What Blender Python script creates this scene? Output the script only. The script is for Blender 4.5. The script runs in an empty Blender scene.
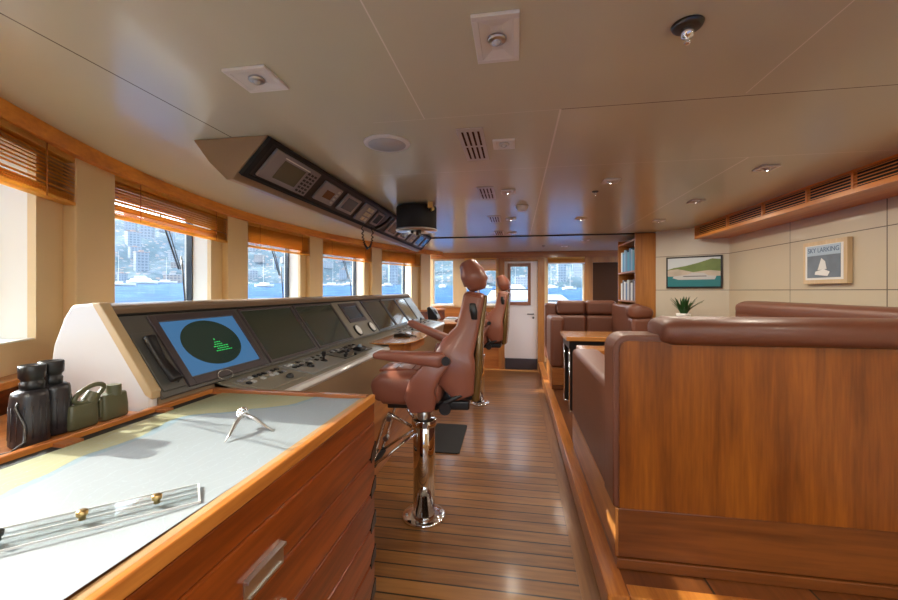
import bpy, math, random
from mathutils import Vector, Matrix
random.seed(7)
C = bpy.context.scene.collection
PI = math.pi
R = math.radians

# ------------------------------------------------------------------ materials
def newmat(name):
    m = bpy.data.materials.new(name); m.use_nodes = True
    nt = m.node_tree
    return m, nt, nt.nodes['Principled BSDF']
def N(nt, t, **kw):
    n = nt.nodes.new(t)
    for k, v in kw.items():
        if isinstance(k, str) and k.startswith('i_'): n.inputs[k[2:].replace('_', ' ')].default_value = v
        else: setattr(n, k, v)
    return n
def plain(name, col, rough=.5, metal=0, coat=0, bump=0, bscale=200, var=0, spec=.5):
    m, nt, b = newmat(name)
    b.inputs['Base Color'].default_value = (*col, 1); b.inputs['Roughness'].default_value = rough
    b.inputs['Metallic'].default_value = metal; b.inputs['Coat Weight'].default_value = coat
    b.inputs['Coat Roughness'].default_value = .08; b.inputs['Specular IOR Level'].default_value = spec
    tc = N(nt, 'ShaderNodeTexCoord')
    no = N(nt, 'ShaderNodeTexNoise'); no.inputs['Scale'].default_value = bscale; no.inputs['Detail'].default_value = 3
    nt.links.new(tc.outputs['Object'], no.inputs['Vector'])
    if bump:
        bp = N(nt, 'ShaderNodeBump'); bp.inputs['Strength'].default_value = bump; bp.inputs['Distance'].default_value = .002
        nt.links.new(no.outputs['Fac'], bp.inputs['Height']); nt.links.new(bp.outputs['Normal'], b.inputs['Normal'])
    if var:
        n2 = N(nt, 'ShaderNodeTexNoise'); n2.inputs['Scale'].default_value = 6; n2.inputs['Detail'].default_value = 4
        nt.links.new(tc.outputs['Object'], n2.inputs['Vector'])
        mx = N(nt, 'ShaderNodeMix', data_type='RGBA'); mx.inputs[6].default_value = (*[c*(1-var) for c in col], 1)
        mx.inputs[7].default_value = (*[min(1, c*(1+var)) for c in col], 1)
        nt.links.new(n2.outputs['Fac'], mx.inputs[0]); nt.links.new(mx.outputs[2], b.inputs['Base Color'])
    return m
def wood(name, c1, c2, grain='X', scale=1.0, rough=.3, coat=.35, fine=1.0):
    """grain runs along the given axis"""
    m, nt, b = newmat(name)
    tc = N(nt, 'ShaderNodeTexCoord'); mp = N(nt, 'ShaderNodeMapping')
    s = {'X': (.35, 5, 5), 'Y': (5, .35, 5), 'Z': (5, 5, .35)}[grain]
    mp.inputs['Scale'].default_value = tuple(q*scale for q in s)
    nt.links.new(tc.outputs['Object'], mp.inputs['Vector'])
    n1 = N(nt, 'ShaderNodeTexNoise'); n1.inputs['Scale'].default_value = 1.6; n1.inputs['Detail'].default_value = 5; n1.inputs['Distortion'].default_value = .6
    n2 = N(nt, 'ShaderNodeTexNoise'); n2.inputs['Scale'].default_value = 14; n2.inputs['Detail'].default_value = 6
    for n in (n1, n2): nt.links.new(mp.outputs[0], n.inputs['Vector'])
    ad = N(nt, 'ShaderNodeMath', operation='MULTIPLY_ADD'); ad.inputs[1].default_value = .45*fine
    nt.links.new(n2.outputs['Fac'], ad.inputs[0]); nt.links.new(n1.outputs['Fac'], ad.inputs[2])
    cr = N(nt, 'ShaderNodeValToRGB'); cr.color_ramp.elements[0].position = .54; cr.color_ramp.elements[0].color = (*c2, 1)
    cr.color_ramp.elements[1].position = .90; cr.color_ramp.elements[1].color = (*c1, 1)
    nt.links.new(ad.outputs[0], cr.inputs[0]); nt.links.new(cr.outputs[0], b.inputs['Base Color'])
    b.inputs['Roughness'].default_value = rough; b.inputs['Coat Weight'].default_value = coat; b.inputs['Coat Roughness'].default_value = .12
    return m
def metal(name, col, rough): return plain(name, col, rough, 1)

M = {}
M['panel_wood'] = wood('panel_wood', (.34, .098, .009), (.15, .036, .004), 'Z', 1.0, .32, .3)
M['drawer_wood'] = wood('drawer_wood', (.32, .065, .007), (.09, .014, .002), 'Y', 1.0, .28, .4)
M['rail_wood'] = wood('rail_wood', (.66, .25, .045), (.38, .11, .018), 'Y', 1.2, .3, .4)
M['rail_wood_x'] = wood('rail_wood_x', (.46, .18, .06), (.26, .08, .025), 'X', 1.2, .3, .4)
M['valance_wood'] = wood('valance_wood', (.82, .33, .04), (.56, .18, .02), 'Y', 1.0, .5, 0)
M['wall_wood_z'] = wood('wall_wood_z', (.46, .19, .045), (.26, .09, .02), 'Z', .8, .35, .25)
M['wall_wood_x'] = wood('wall_wood_x', (.52, .20, .05), (.32, .10, .022), 'X', .8, .35, .25)
M['plinth_wood'] = wood('plinth_wood', (.25, .075, .014), (.10, .026, .006), 'X', .8, .35, .3)
M['plinth_wood_y'] = wood('plinth_wood_y', (.50, .20, .05), (.26, .08, .02), 'Y', .8, .35, .3)
M['table_wood'] = wood('table_wood', (.60, .26, .07), (.38, .14, .035), 'X', .8, .25, .5)
M['blind_wood'] = wood('blind_wood', (.97, .70, .24), (.86, .54, .14), 'Y', 2.0, .5, 0, .6)
M['blind_wood_x'] = wood('blind_wood_x', (.97, .70, .24), (.86, .54, .14), 'X', 2.0, .5, 0, .6)
for k_ in ('blind_wood', 'blind_wood_x'):
    nt_ = M[k_].node_tree; b_ = nt_.nodes['Principled BSDF']; tr_ = N(nt_, 'ShaderNodeBsdfTranslucent'); mx_ = N(nt_, 'ShaderNodeMixShader'); mx_.inputs[0].default_value = .65
    nt_.links.new(b_.inputs['Base Color'].links[0].from_socket, tr_.inputs[0]); nt_.links.new(b_.outputs[0], mx_.inputs[1]); nt_.links.new(tr_.outputs[0], mx_.inputs[2]); nt_.links.new(mx_.outputs[0], nt_.nodes['Material Output'].inputs[0])
M['vent_wood'] = wood('vent_wood', (.78, .30, .05), (.52, .16, .02), 'Y', 1.0, .35, .2)
M['leather'] = plain('red_brown_leather', (.155, .052, .028), .42, 0, .05, .25, 260, .12)
M['chair_leather'] = plain('chair_leather', (.27, .092, .058), .33, 0, .15, .25, 260, .1)
M['seam'] = plain('seam_thread', (.10, .035, .022), .6)
M['chair_shell'] = plain('chair_shell', (.20, .12, .04), .25, .3, .3)
M['cream'] = plain('cream_wall_paint', (.72, .54, .30), .45, 0, 0, .05, 80, .03)
M['cream_panel'] = None
M['white_reveal'] = plain('white_reveal_paint', (.80, .78, .70), .4)
M['white'] = plain('white_plastic', (.80, .80, .78), .35)
M['console_cream'] = plain('console_cream', (.62, .60, .58), .3, 0, .3)
M['console_tan'] = plain('console_tan_leather', (.32, .22, .13), .4, 0, .1, .2, 300, .06)
M['console_panel'] = plain('console_panel_grey', (.10, .095, .085), .3, 0, .1, .1, 300)
M['desk_surface'] = plain('desk_surface', (.24, .22, .17), .35, 0, .1, .1, 200, .1)
M['bezel'] = plain('bezel_purple_grey', (.07, .055, .06), .3)
M['black'] = plain('black_plastic', (.012, .012, .014), .3)
M['black_matte'] = plain('black_matte', (.012, .012, .013), .75)
M['rubber'] = plain('black_rubber', (.016, .016, .016), .7, 0, 0, .3, 400)
M['screen_dark'] = plain('screen_dark_glass', (.055, .066, .048), .08, 0, .3)
M['chrome'] = metal('chrome', (.85, .85, .86), .06)
M['steel'] = metal('brushed_steel', (.62, .60, .57), .28)
M['dark_metal'] = metal('dark_metal', (.10, .10, .10), .35)
M['frame_dark'] = plain('window_frame_dark', (.02, .03, .045), .35)
M['door_paint'] = plain('door_paint', (.74, .68, .68), .35, 0, .1)
M['grey_device'] = plain('grey_device', (.27, .26, .28), .35)
M['pale_grey'] = plain('pale_grey', (.52, .53, .53), .4)
M['leaf'] = plain('leaf', (.02, .085, .018), .4, var=.4)
M['paper'] = plain('paper', (.82, .82, .80), .6)
M['bino'] = plain('binocular_rubber', (.025, .022, .026), .32, 0, .2, .4, 150)
M['bino_green'] = plain('binocular_green_rubber', (.09, .09, .045), .38, 0, .2, .4, 150)
M['dark_brown'] = plain('cork_dark', (.06, .025, .012), .8, spec=.1)  # plain dark brown of the far panel and the ceiling vent slots
M['brass'] = metal('brass', (.55, .38, .16), .3)

def emis(name, col, st):
    m, nt, b = newmat(name)
    b.inputs['Base Color'].default_value = (*[c*.3 for c in col], 1); b.inputs['Roughness'].default_value = .1
    b.inputs['Emission Color'].default_value = (*col, 1); b.inputs['Emission Strength'].default_value = st
    return m
M['radar_blue'] = emis('radar_blue', (.06, .17, .34), .75)
M['radar_disc'] = emis('radar_disc', (.018, .030, .022), .8)
M['radar_green'] = emis('radar_green', (.03, .50, .10), 1.0)
M['chart_blue'] = emis('display_lit', (.10, .32, .55), .9)
M['panel_grey'] = plain('panel_grey', (.26, .26, .25), .4)
M['lens'] = plain('lamp_lens', (.55, .56, .56), .15, 0, .5)

def glass():
    m = bpy.data.materials.new('window_glass'); m.use_nodes = True; nt = m.node_tree
    for n in list(nt.nodes): nt.nodes.remove(n)
    o = N(nt, 'ShaderNodeOutputMaterial'); t = N(nt, 'ShaderNodeBsdfTransparent'); g = N(nt, 'ShaderNodeBsdfGlossy')
    t.inputs[0].default_value = (.93, .96, .97, 1); g.inputs['Roughness'].default_value = .02
    mx = N(nt, 'ShaderNodeMixShader'); f = N(nt, 'ShaderNodeFresnel'); f.inputs[0].default_value = 1.25
    gm = N(nt, 'ShaderNodeNewGeometry'); iv = N(nt, 'ShaderNodeMath', operation='SUBTRACT'); iv.inputs[0].default_value = 1; nt.links.new(gm.outputs['Backfacing'], iv.inputs[1])
    ml = N(nt, 'ShaderNodeMath', operation='MULTIPLY'); nt.links.new(f.outputs[0], ml.inputs[0]); nt.links.new(iv.outputs[0], ml.inputs[1]); nt.links.new(ml.outputs[0], mx.inputs[0]); nt.links.new(t.outputs[0], mx.inputs[1]); nt.links.new(g.outputs[0], mx.inputs[2])
    nt.links.new(mx.outputs[0], o.inputs[0]); return m
M['glass'] = glass()
def acrylic():
    m = bpy.data.materials.new('clear_acrylic'); m.use_nodes = True; nt = m.node_tree
    for n in list(nt.nodes): nt.nodes.remove(n)
    o = N(nt, 'ShaderNodeOutputMaterial'); t = N(nt, 'ShaderNodeBsdfTransparent'); g = N(nt, 'ShaderNodeBsdfGlossy')
    t.inputs[0].default_value = (.93, .95, .95, 1); g.inputs['Roughness'].default_value = .05
    mx = N(nt, 'ShaderNodeMixShader'); f = N(nt, 'ShaderNodeFresnel'); f.inputs[0].default_value = 1.45
    gm = N(nt, 'ShaderNodeNewGeometry'); iv = N(nt, 'ShaderNodeMath', operation='SUBTRACT'); iv.inputs[0].default_value = 1; nt.links.new(gm.outputs['Backfacing'], iv.inputs[1])
    ml = N(nt, 'ShaderNodeMath', operation='MULTIPLY'); nt.links.new(f.outputs[0], ml.inputs[0]); nt.links.new(iv.outputs[0], ml.inputs[1]); nt.links.new(ml.outputs[0], mx.inputs[0]); nt.links.new(t.outputs[0], mx.inputs[1]); nt.links.new(g.outputs[0], mx.inputs[2])
    nt.links.new(mx.outputs[0], o.inputs[0]); return m
M['acrylic'] = acrylic()

def seam_mask(nt, pos, segs):
    """segs: list of (axis, value, lo, hi, halfwidth) in world metres -> mask socket"""
    sep = N(nt, 'ShaderNodeSeparateXYZ'); nt.links.new(pos, sep.inputs[0]); tot = None
    for ax, val, lo, hi, hw in segs:
        a = sep.outputs['XYZ'.index(ax[0])]; o = sep.outputs['XYZ'.index(ax[1])]
        c1 = N(nt, 'ShaderNodeMath', operation='COMPARE'); c1.inputs[1].default_value = val; c1.inputs[2].default_value = hw; nt.links.new(a, c1.inputs[0])
        c2 = N(nt, 'ShaderNodeMath', operation='COMPARE'); c2.inputs[1].default_value = (lo+hi)/2; c2.inputs[2].default_value = (hi-lo)/2; nt.links.new(o, c2.inputs[0])
        ml = N(nt, 'ShaderNodeMath', operation='MULTIPLY'); nt.links.new(c1.outputs[0], ml.inputs[0]); nt.links.new(c2.outputs[0], ml.inputs[1])
        if tot is None: tot = ml.outputs[0]
        else:
            mx = N(nt, 'ShaderNodeMath', operation='MAXIMUM'); nt.links.new(tot, mx.inputs[0]); nt.links.new(ml.outputs[0], mx.inputs[1]); tot = mx.outputs[0]
    return tot
def seamed(name, col, dark, segs, rough, coat=0, world=True, spec=.5, seg2=None, light=None):
    m, nt, b = newmat(name)
    g = N(nt, 'ShaderNodeTexCoord'); tot = seam_mask(nt, g.outputs['Object'], segs)
    n2 = N(nt, 'ShaderNodeTexNoise'); n2.inputs['Scale'].default_value = 2.5; nt.links.new(g.outputs['Object'], n2.inputs['Vector'])
    v = N(nt, 'ShaderNodeMix', data_type='RGBA'); v.inputs[6].default_value = (*[c*.96 for c in col], 1); v.inputs[7].default_value = (*[c*1.03 for c in col], 1)
    nt.links.new(n2.outputs['Fac'], v.inputs[0])
    mx = N(nt, 'ShaderNodeMix', data_type='RGBA'); mx.inputs[7].default_value = (*dark, 1)
    nt.links.new(v.outputs[2], mx.inputs[6]); nt.links.new(tot, mx.inputs[0]); nt.links.new(mx.outputs[2], b.inputs['Base Color'])
    if seg2:
        t2 = seam_mask(nt, g.outputs['Object'], seg2); m2 = N(nt, 'ShaderNodeMix', data_type='RGBA'); m2.inputs[7].default_value = (*light, 1)
        nt.links.new(mx.outputs[2], m2.inputs[6]); nt.links.new(t2, m2.inputs[0]); nt.links.new(m2.outputs[2], b.inputs['Base Color'])
    b.inputs['Roughness'].default_value = rough; b.inputs['Coat Weight'].default_value = coat; b.inputs['Coat Roughness'].default_value = .1
    b.inputs['Specular IOR Level'].default_value = spec
    return m
M['ceiling'] = seamed('ceiling_satin_panels', (.66, .665, .53), (.14, .12, .09), [
    ('XY', -1.305, -.6, 1.66, .0028), ('YX', 1.62, .17, 1.95, .0022)], .26, .2, seg2=[
    ('XY', -.377, .3, 1.62, .0022), ('XY', .17, 1.62, 5.28, .004), ('XY', .815, -.6, 1.60, .002), ('XY', 1.22, 2.37, 5.28, .004), ('YX', 1.62, -.6, .17, .0012), ('YX', 2.37, -.9, 1.95, .0022)], light=(.88, .86, .78))
M['cream_panel'] = seamed('cream_panel_wall', (.60, .545, .45), (.12, .09, .06), [
    ('ZX', 1.455, -9, 9, .003), ('ZX', 1.852, -9, 9, .003)], .4, .05)
M['cream_panel_v'] = seamed('cream_panel_wall_joints', (.60, .52, .39), (.12, .09, .06), [
    ('ZY', 1.455, -9, 9, .003), ('ZY', 1.852, -9, 9, .003), ('YZ', 3.80, 0, 3, .003), ('YZ', 2.905, 0, 3, .004), ('YZ', 1.9, 0, 3, .003), ('YZ', .9, 0, 3, .003)], .4, .05)

def planks(name, c1, c2, pitch, axis, off=0):
    """narrow boards with dark caulking; boards step along `axis`"""
    m, nt, b = newmat(name); ax = 'XY'.index(axis)
    tc = N(nt, 'ShaderNodeTexCoord'); sep = N(nt, 'ShaderNodeSeparateXYZ'); nt.links.new(tc.outputs['Object'], sep.inputs[0])
    dv = N(nt, 'ShaderNodeMath', operation='MULTIPLY_ADD'); dv.inputs[1].default_value = 1/pitch; dv.inputs[2].default_value = 100+off; nt.links.new(sep.outputs[ax], dv.inputs[0])
    fr = N(nt, 'ShaderNodeMath', operation='FRACT'); nt.links.new(dv.outputs[0], fr.inputs[0])
    fl = N(nt, 'ShaderNodeMath', operation='FLOOR'); nt.links.new(dv.outputs[0], fl.inputs[0])
    cp = N(nt, 'ShaderNodeMath', operation='LESS_THAN'); cp.inputs[1].default_value = .0095/pitch; nt.links.new(fr.outputs[0], cp.inputs[0])
    wn = N(nt, 'ShaderNodeTexWhiteNoise', noise_dimensions='1D'); nt.links.new(fl.outputs[0], wn.inputs['W'])
    mp = N(nt, 'ShaderNodeMapping'); mp.inputs['Scale'].default_value = (1.2, 14, 1) if ax == 1 else (14, 1.2, 1)
    nt.links.new(tc.outputs['Object'], mp.inputs[0])
    cb = N(nt, 'ShaderNodeVectorMath', operation='ADD'); nt.links.new(mp.outputs[0], cb.inputs[0]); nt.links.new(wn.outputs['Color'], cb.inputs[1])
    n1 = N(nt, 'ShaderNodeTexNoise'); n1.inputs['Scale'].default_value = 3; n1.inputs['Detail'].default_value = 6; nt.links.new(cb.outputs[0], n1.inputs['Vector'])
    av = N(nt, 'ShaderNodeMath', operation='MULTIPLY_ADD'); av.inputs[1].default_value = .45; nt.links.new(wn.outputs['Value'], av.inputs[0]); nt.links.new(n1.outputs['Fac'], av.inputs[2])
    cr = N(nt, 'ShaderNodeValToRGB'); cr.color_ramp.elements[0].position = .35; cr.color_ramp.elements[0].color = (*c2, 1)
    cr.color_ramp.elements[1].position = 1; cr.color_ramp.elements[1].color = (*c1, 1); nt.links.new(av.outputs[0], cr.inputs[0])
    mx = N(nt, 'ShaderNodeMix', data_type='RGBA'); mx.inputs[7].default_value = (.018, .010, .006, 1)
    nt.links.new(cr.outputs[0], mx.inputs[6]); nt.links.new(cp.outputs[0], mx.inputs[0]); nt.links.new(mx.outputs[2], b.inputs['Base Color'])
    b.inputs['Roughness'].default_value = .36; b.inputs['Coat Weight'].default_value = .22; b.inputs['Coat Roughness'].default_value = .14
    return m
M['floor'] = planks('teak_plank_floor', (.37, .165, .045), (.17, .066, .017), .102, 'Y')
M['platform_floor'] = planks('platform_floor', (.24, .075, .018), (.13, .038, .009), .42, 'X', .02)

# ------------------------------------------------------------------ mesh builder
class MB:
    def __init__(s): s.v = []; s.f = []; s.sm = []; s.mi = []
    def add(s, vs, fs, smooth=False, mi=0, T=None):
        o = len(s.v)
        for v in vs:
            v = Vector(v); s.v.append(T @ v if T else v)
        for f in fs: s.f.append([o+i for i in f]); s.sm.append(smooth); s.mi.append(mi)
        return s
    def box(s, x0, x1, y0, y1, z0, z1, mi=0, T=None):
        vs = [(x, y, z) for x in (x0, x1) for y in (y0, y1) for z in (z0, z1)]
        return s.add(vs, [(0, 1, 3, 2), (4, 6, 7, 5), (0, 4, 5, 1), (2, 3, 7, 6), (0, 2, 6, 4), (1, 5, 7, 3)], False, mi, T)
    def quadbox(s, p, n, th, mi=0):
        """slab: quad p[0..3] extruded by n*th"""
        n = Vector(n).normalized()*th; k = len(p)
        vs = [Vector(q) for q in p] + [Vector(q)+n for q in p]
        fs = [list(range(k))[::-1], list(range(k, 2*k))] + [(i, (i+1) % k, k+(i+1) % k, k+i) for i in range(k)]
        return s.add(vs, fs, False, mi)
    def cyl(s, p0, p1, r0, r1=None, n=20, mi=0, cap=True):
        r1 = r0 if r1 is None else r1; p0 = Vector(p0); p1 = Vector(p1); d = (p1-p0).normalized()
        a = d.orthogonal().normalized(); b = d.cross(a)
        vs = [p0+(a*math.cos(t)+b*math.sin(t))*r0 for t in [2*PI*i/n for i in range(n)]] + [p1+(a*math.cos(t)+b*math.sin(t))*r1 for t in [2*PI*i/n for i in range(n)]]
        s.add(vs, [(i, (i+1) % n, n+(i+1) % n, n+i) for i in range(n)], True, mi)
        if cap: s.add(vs, [list(range(n))[::-1], list(range(n, 2*n))], False, mi)
        return s
    def rings(s, rs, smooth=True, mi=0, cap=True):
        n = len(rs[0]); vs = [p for r in rs for p in r]; fs = []
        for k in range(len(rs)-1):
            fs += [(k*n+i, k*n+(i+1) % n, (k+1)*n+(i+1) % n, (k+1)*n+i) for i in range(n)]
        if cap: fs += [list(range(n))[::-1], list(range((len(rs)-1)*n, len(rs)*n))]
        return s.add(vs, fs, smooth, mi)
    def tube(s, pts, r, n=10, mi=0):
        pts = [Vector(p) for p in pts]; rs = []; a = None
        for i, p in enumerate(pts):
            t = (pts[min(i+1, len(pts)-1)]-pts[max(i-1, 0)]).normalized()
            a = t.orthogonal().normalized() if a is None else (a - t*a.dot(t)).normalized()
            b = t.cross(a); rr = r if not isinstance(r, (list, tuple)) else r[i]
            rs.append([p+(a*math.cos(q)+b*math.sin(q))*rr for q in [2*PI*k/n for k in range(n)]])
        return s.rings(rs, True, mi)
    def lathe(s, prof, c=(0, 0, 0), n=28, mi=0, T=None):
        """prof: (r,z) list from bottom to top"""
        rs = [[Vector((c[0]+max(r, 1e-4)*math.cos(t), c[1]+max(r, 1e-4)*math.sin(t), c[2]+z)) for t in [2*PI*k/n for k in range(n)]] for r, z in prof]
        if T: rs = [[T @ p for p in r] for r in rs]
        return s.rings(rs, True, mi)
    def pad(s, path, W=(0, 1, 0), e=.45, n=28, mi=0, cap=.5):
        """cushion swept on path of (x,y,z,width,thickness); ends rounded"""
        W = Vector(W).normalized(); P = [Vector(p[:3]) for p in path]; rs = []
        for i, p in enumerate(P):
            t = (P[min(i+1, len(P)-1)]-P[max(i-1, 0)]).normalized(); Nn = t.cross(W).normalized(); w, h = path[i][3]/2, path[i][4]/2
            def ring(pp, kw, kh):
                o = []
                for k in range(n):
                    q = 2*PI*k/n; cc, ss = math.cos(q), math.sin(q)
                    o.append(pp + W*kw*math.copysign(abs(cc)**e, cc) + Nn*kh*math.copysign(abs(ss)**e, ss))
                return o
            if i == 0:
                for ang in (80, 60, 40, 20): 
                    a = R(ang); rd = min(w, h)*cap; rs.append(ring(p+t*(rd*(1-math.sin(a))), w-rd+rd*math.cos(a), h-rd+rd*math.cos(a)))
                p = p+t*min(w, h)*cap
            if i == len(P)-1:
                rd = min(w, h)*cap; rs.append(ring(p-t*rd, w, h))
                for ang in (20, 40, 60, 80):
                    a = R(ang); rs.append(ring(p-t*(rd*(1-math.sin(a))), w-rd+rd*math.cos(a), h-rd+rd*math.cos(a)))
            else: rs.append(ring(p, w, h))
        return s.rings(rs, True, mi)
    def prism(s, poly, ax, a, b, mi=0, smooth=False):
        """poly in the two other axes (in xyz order), extruded along ax from a to b"""
        def mk(u, v, w): return {'X': (w, u, v), 'Y': (u, w, v), 'Z': (u, v, w)}[ax]
        k = len(poly); vs = [mk(u, v, a) for u, v in poly] + [mk(u, v, b) for u, v in poly]
        return s.add(vs, [list(range(k))[::-1], list(range(k, 2*k))] + [(i, (i+1) % k, k+(i+1) % k, k+i) for i in range(k)], smooth, mi)
    def ball(s, c, r, n=14, sc=(1, 1, 1), mi=0):
        rs = []
        for i in range(n//2+1):
            a = -PI/2+PI*i/(n//2); rr = max(math.cos(a), 1e-3)*r
            rs.append([Vector((c[0]+rr*math.cos(t)*sc[0], c[1]+rr*math.sin(t)*sc[1], c[2]+math.sin(a)*r*sc[2])) for t in [2*PI*k/n for k in range(n)]])
        return s.rings(rs, True, mi)
    def build(s, name, mat, parent=None, bevel=0, seg=2, origin=None, allsmooth=False):
        me = bpy.data.meshes.new(name)
        if parent is not None: o0 = wloc(parent)
        elif origin is not None: o0 = Vector(origin)
        else:
            xs = [v.x for v in s.v]; ys = [v.y for v in s.v]; zs = [v.z for v in s.v]
            o0 = Vector(((min(xs)+max(xs))/2, (min(ys)+max(ys))/2, min(zs)))
        me.from_pydata([tuple(v-o0) for v in s.v], [], s.f); me.update()
        import bmesh
        bm = bmesh.new(); bm.from_mesh(me); bmesh.ops.recalc_face_normals(bm, faces=bm.faces[:]); bm.to_mesh(me); bm.free()
        for m in (mat if isinstance(mat, (list, tuple)) else [mat]): me.materials.append(m)
        for p, a, mi in zip(me.polygons, s.sm, s.mi): p.use_smooth = a or allsmooth; p.material_index = mi
        o = bpy.data.objects.new(name, me); C.objects.link(o)
        if parent is not None: o.parent = parent
        else: o.location = o0
        if bevel:
            b = o.modifiers.new('bevel', 'BEVEL'); b.width = bevel; b.segments = seg; b.limit_method = 'ANGLE'; b.angle_limit = R(40)
            if seg > 2:
                for p in me.polygons: p.use_smooth = True
                w = o.modifiers.new('wn', 'WEIGHTED_NORMAL'); w.keep_sharp = True
        return o
def wloc(o):
    v = Vector(o.location)
    while o.parent: o = o.parent; v += Vector(o.location)
    return v
def tag(o, label, cat, group=None):
    o['label'] = label; o['category'] = cat
    if group: o['group'] = group
    return o
def struct(o): o['kind'] = 'structure'; return o
def thing(name, label, cat, loc=(0, 0, 0), group=None):
    o = bpy.data.objects.new(name, None); C.objects.link(o); o.location = loc; o.empty_display_size = .1
    return tag(o, label, cat, group)
def dup(root, loc, rotz=0, label=None, scale=None):
    def cp(o, par):
        c = o.copy(); C.objects.link(c)
        if par: c.parent = par
        for ch in list(o.children): cp(ch, c)
        return c
    r = cp(root, None); r.location = loc; r.rotation_euler = (0, 0, rotz)
    if label: r['label'] = label
    if scale: r.scale = scale
    return r
def box(*a): return MB().box(*a)

CZ = 2.161                       # ceiling height
def K(y):                        # plan curve of the forward window wall (inner face of the pilasters)
    return -2.45+(.105 if y < 3.45 else .075)*(y-3.45)**2

# ------------------------------------------------------------------ room shell
YN, YF = -.62, 7.5
struct(box(-3.0, 2.6, YN-.2, YF+.2, -.06, 0).build('floor', M['floor'], origin=(0, 0, 0)))
struct(MB().prism([(.302, YN), (.415, YN), (.415, YF), (.302, YF)], 'Z', 0, .004).build('trim_1', wood('border_board', (.33, .15, .045), (.20, .08, .022), 'Y', 1, .4, .15), origin=(0, 0, 0)))
pf = MB().box(.40, 2.3, 1.815, YF, 0, .149)
struct(pf.build('raised_floor', M['platform_floor'], origin=(0, 0, 0), bevel=.004))
struct(MB().box(.385, .475, 1.80, YF-.01, .02, .1505).box(.475, 2.27, 1.80, 1.88, .02, .1505).build('trim_2', M['rail_wood'], origin=(0, 0, 0), bevel=.006))
# ceiling: outline follows the window wall
oy = [YN-.2+(YF+.4-YN)*i/40 for i in range(41)]
outline = [(K(max(min(y, 7.3), -.4))-.35, y) for y in oy]+[(2.6, YF+.2), (2.6, YN-.2)]
struct(MB().prism(outline, 'Z', CZ, CZ+.06).build('ceiling', M['ceiling'], origin=(0, 0, 0)))
struct(MB().box(-1.2, 1.71, 5.27, 5.305, CZ-.012, CZ+.01).build('trim_3', M['black_matte'], origin=(0, 0, 0)))  # black strip drawn in for the shadow gap across the ceiling

# forward window wall, bay by bay
posts = [(-.62, -.30), (.12, .36), (1.60, 1.875), (3.06, 3.34), (4.355, 4.60), (5.615, 5.84), (6.75, 6.98)]
SILL, HEAD = 1.24, 2.04
wl = MB(); wood_low = MB(); ledge = MB()
def pt(y, off=0):
    e = .001; t = Vector((K(y+e)-K(y-e), 2*e, 0)).normalized(); n = Vector((-t.y, t.x, 0))   # outward (-x)
    return Vector((K(y), y, 0))+n*off
pil = MB()
for a, b in posts:
    p0, p1 = pt(a), pt(b); q0, q1 = pt(a, .12), pt(b, .12)
    pil.prism([(p0.x, p0.y), (p1.x, p1.y), (q1.x, q1.y), (q0.x, q0.y)], 'Z', 1.10, CZ)
struct(pil.build('wall_left_pilasters', M['cream'], origin=(0, 0, 0), bevel=.006))
wins = []
for i in range(len(posts)-1):
    a, b = posts[i][1], posts[i+1][0]
    A = pt(a, .055); B = pt(b, .055); t = (B-A).normalized(); n = Vector((-t.y, t.x, 0)); L = (B-A).length
    ml = .04; mr = {1: .19, 2: .17, 3: .12, 4: .12, 5: .2}.get(i, .08)
    D = .16
    def P(s, o, z): v = A+t*s+n*o; return Vector((v.x, v.y, z))
    def slab(mb, s0, s1, o0, o1, z0, z1, mi=0):
        vs = [P(s, o, z) for s in (s0, s1) for o in (o0, o1) for z in (z0, z1)]
        mb.add(vs, [(0, 1, 3, 2), (4, 6, 7, 5), (0, 4, 5, 1), (2, 3, 7, 6), (0, 2, 6, 4), (1, 5, 7, 3)], False, mi)
    slab(wl, -.03, ml, 0, D+.05, SILL, CZ); slab(wl, L-mr, L+.03, 0, .03, SILL, CZ); slab(wl, L-mr, L+.03, .03, D+.05, SILL, CZ, 1)
    slab(wl, ml, L-mr, 0, D+.05, HEAD, CZ); slab(wl, -.03, L+.03, 0, D+.05, 0, SILL)
    slab(wl, ml, L-mr, .004, D, SILL, SILL+.006, 1)
    wins.append((i, A.copy(), t.copy(), n.copy(), L, ml, mr, D))
o = wl.build('wall_left', [M['cream'], M['white_reveal']], origin=(0, 0, 0)); struct(o)
# wood dado and ledge below the windows, following the curve
cr = [(pt(y, -.03).x, pt(y, -.03).y) for y in [-.6+7.9*i/30 for i in range(31)]]
co = [(pt(y, .10).x, pt(y, .10).y) for y in [-.6+7.9*i/30 for i in range(31)]]
struct(MB().prism(cr+co[::-1], 'Z', 0, 1.085).build('wall_left_dado', M['drawer_wood'], origin=(0, 0, 0)))
cr2 = [(pt(y, -.055).x, pt(y, -.055).y) for y in [-.6+7.9*i/30 for i in range(31)]]
struct(MB().prism(cr2+co[::-1], 'Z', 1.085, 1.115).build('trim_4', M['rail_wood'], origin=(0, 0, 0), bevel=.005))
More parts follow.
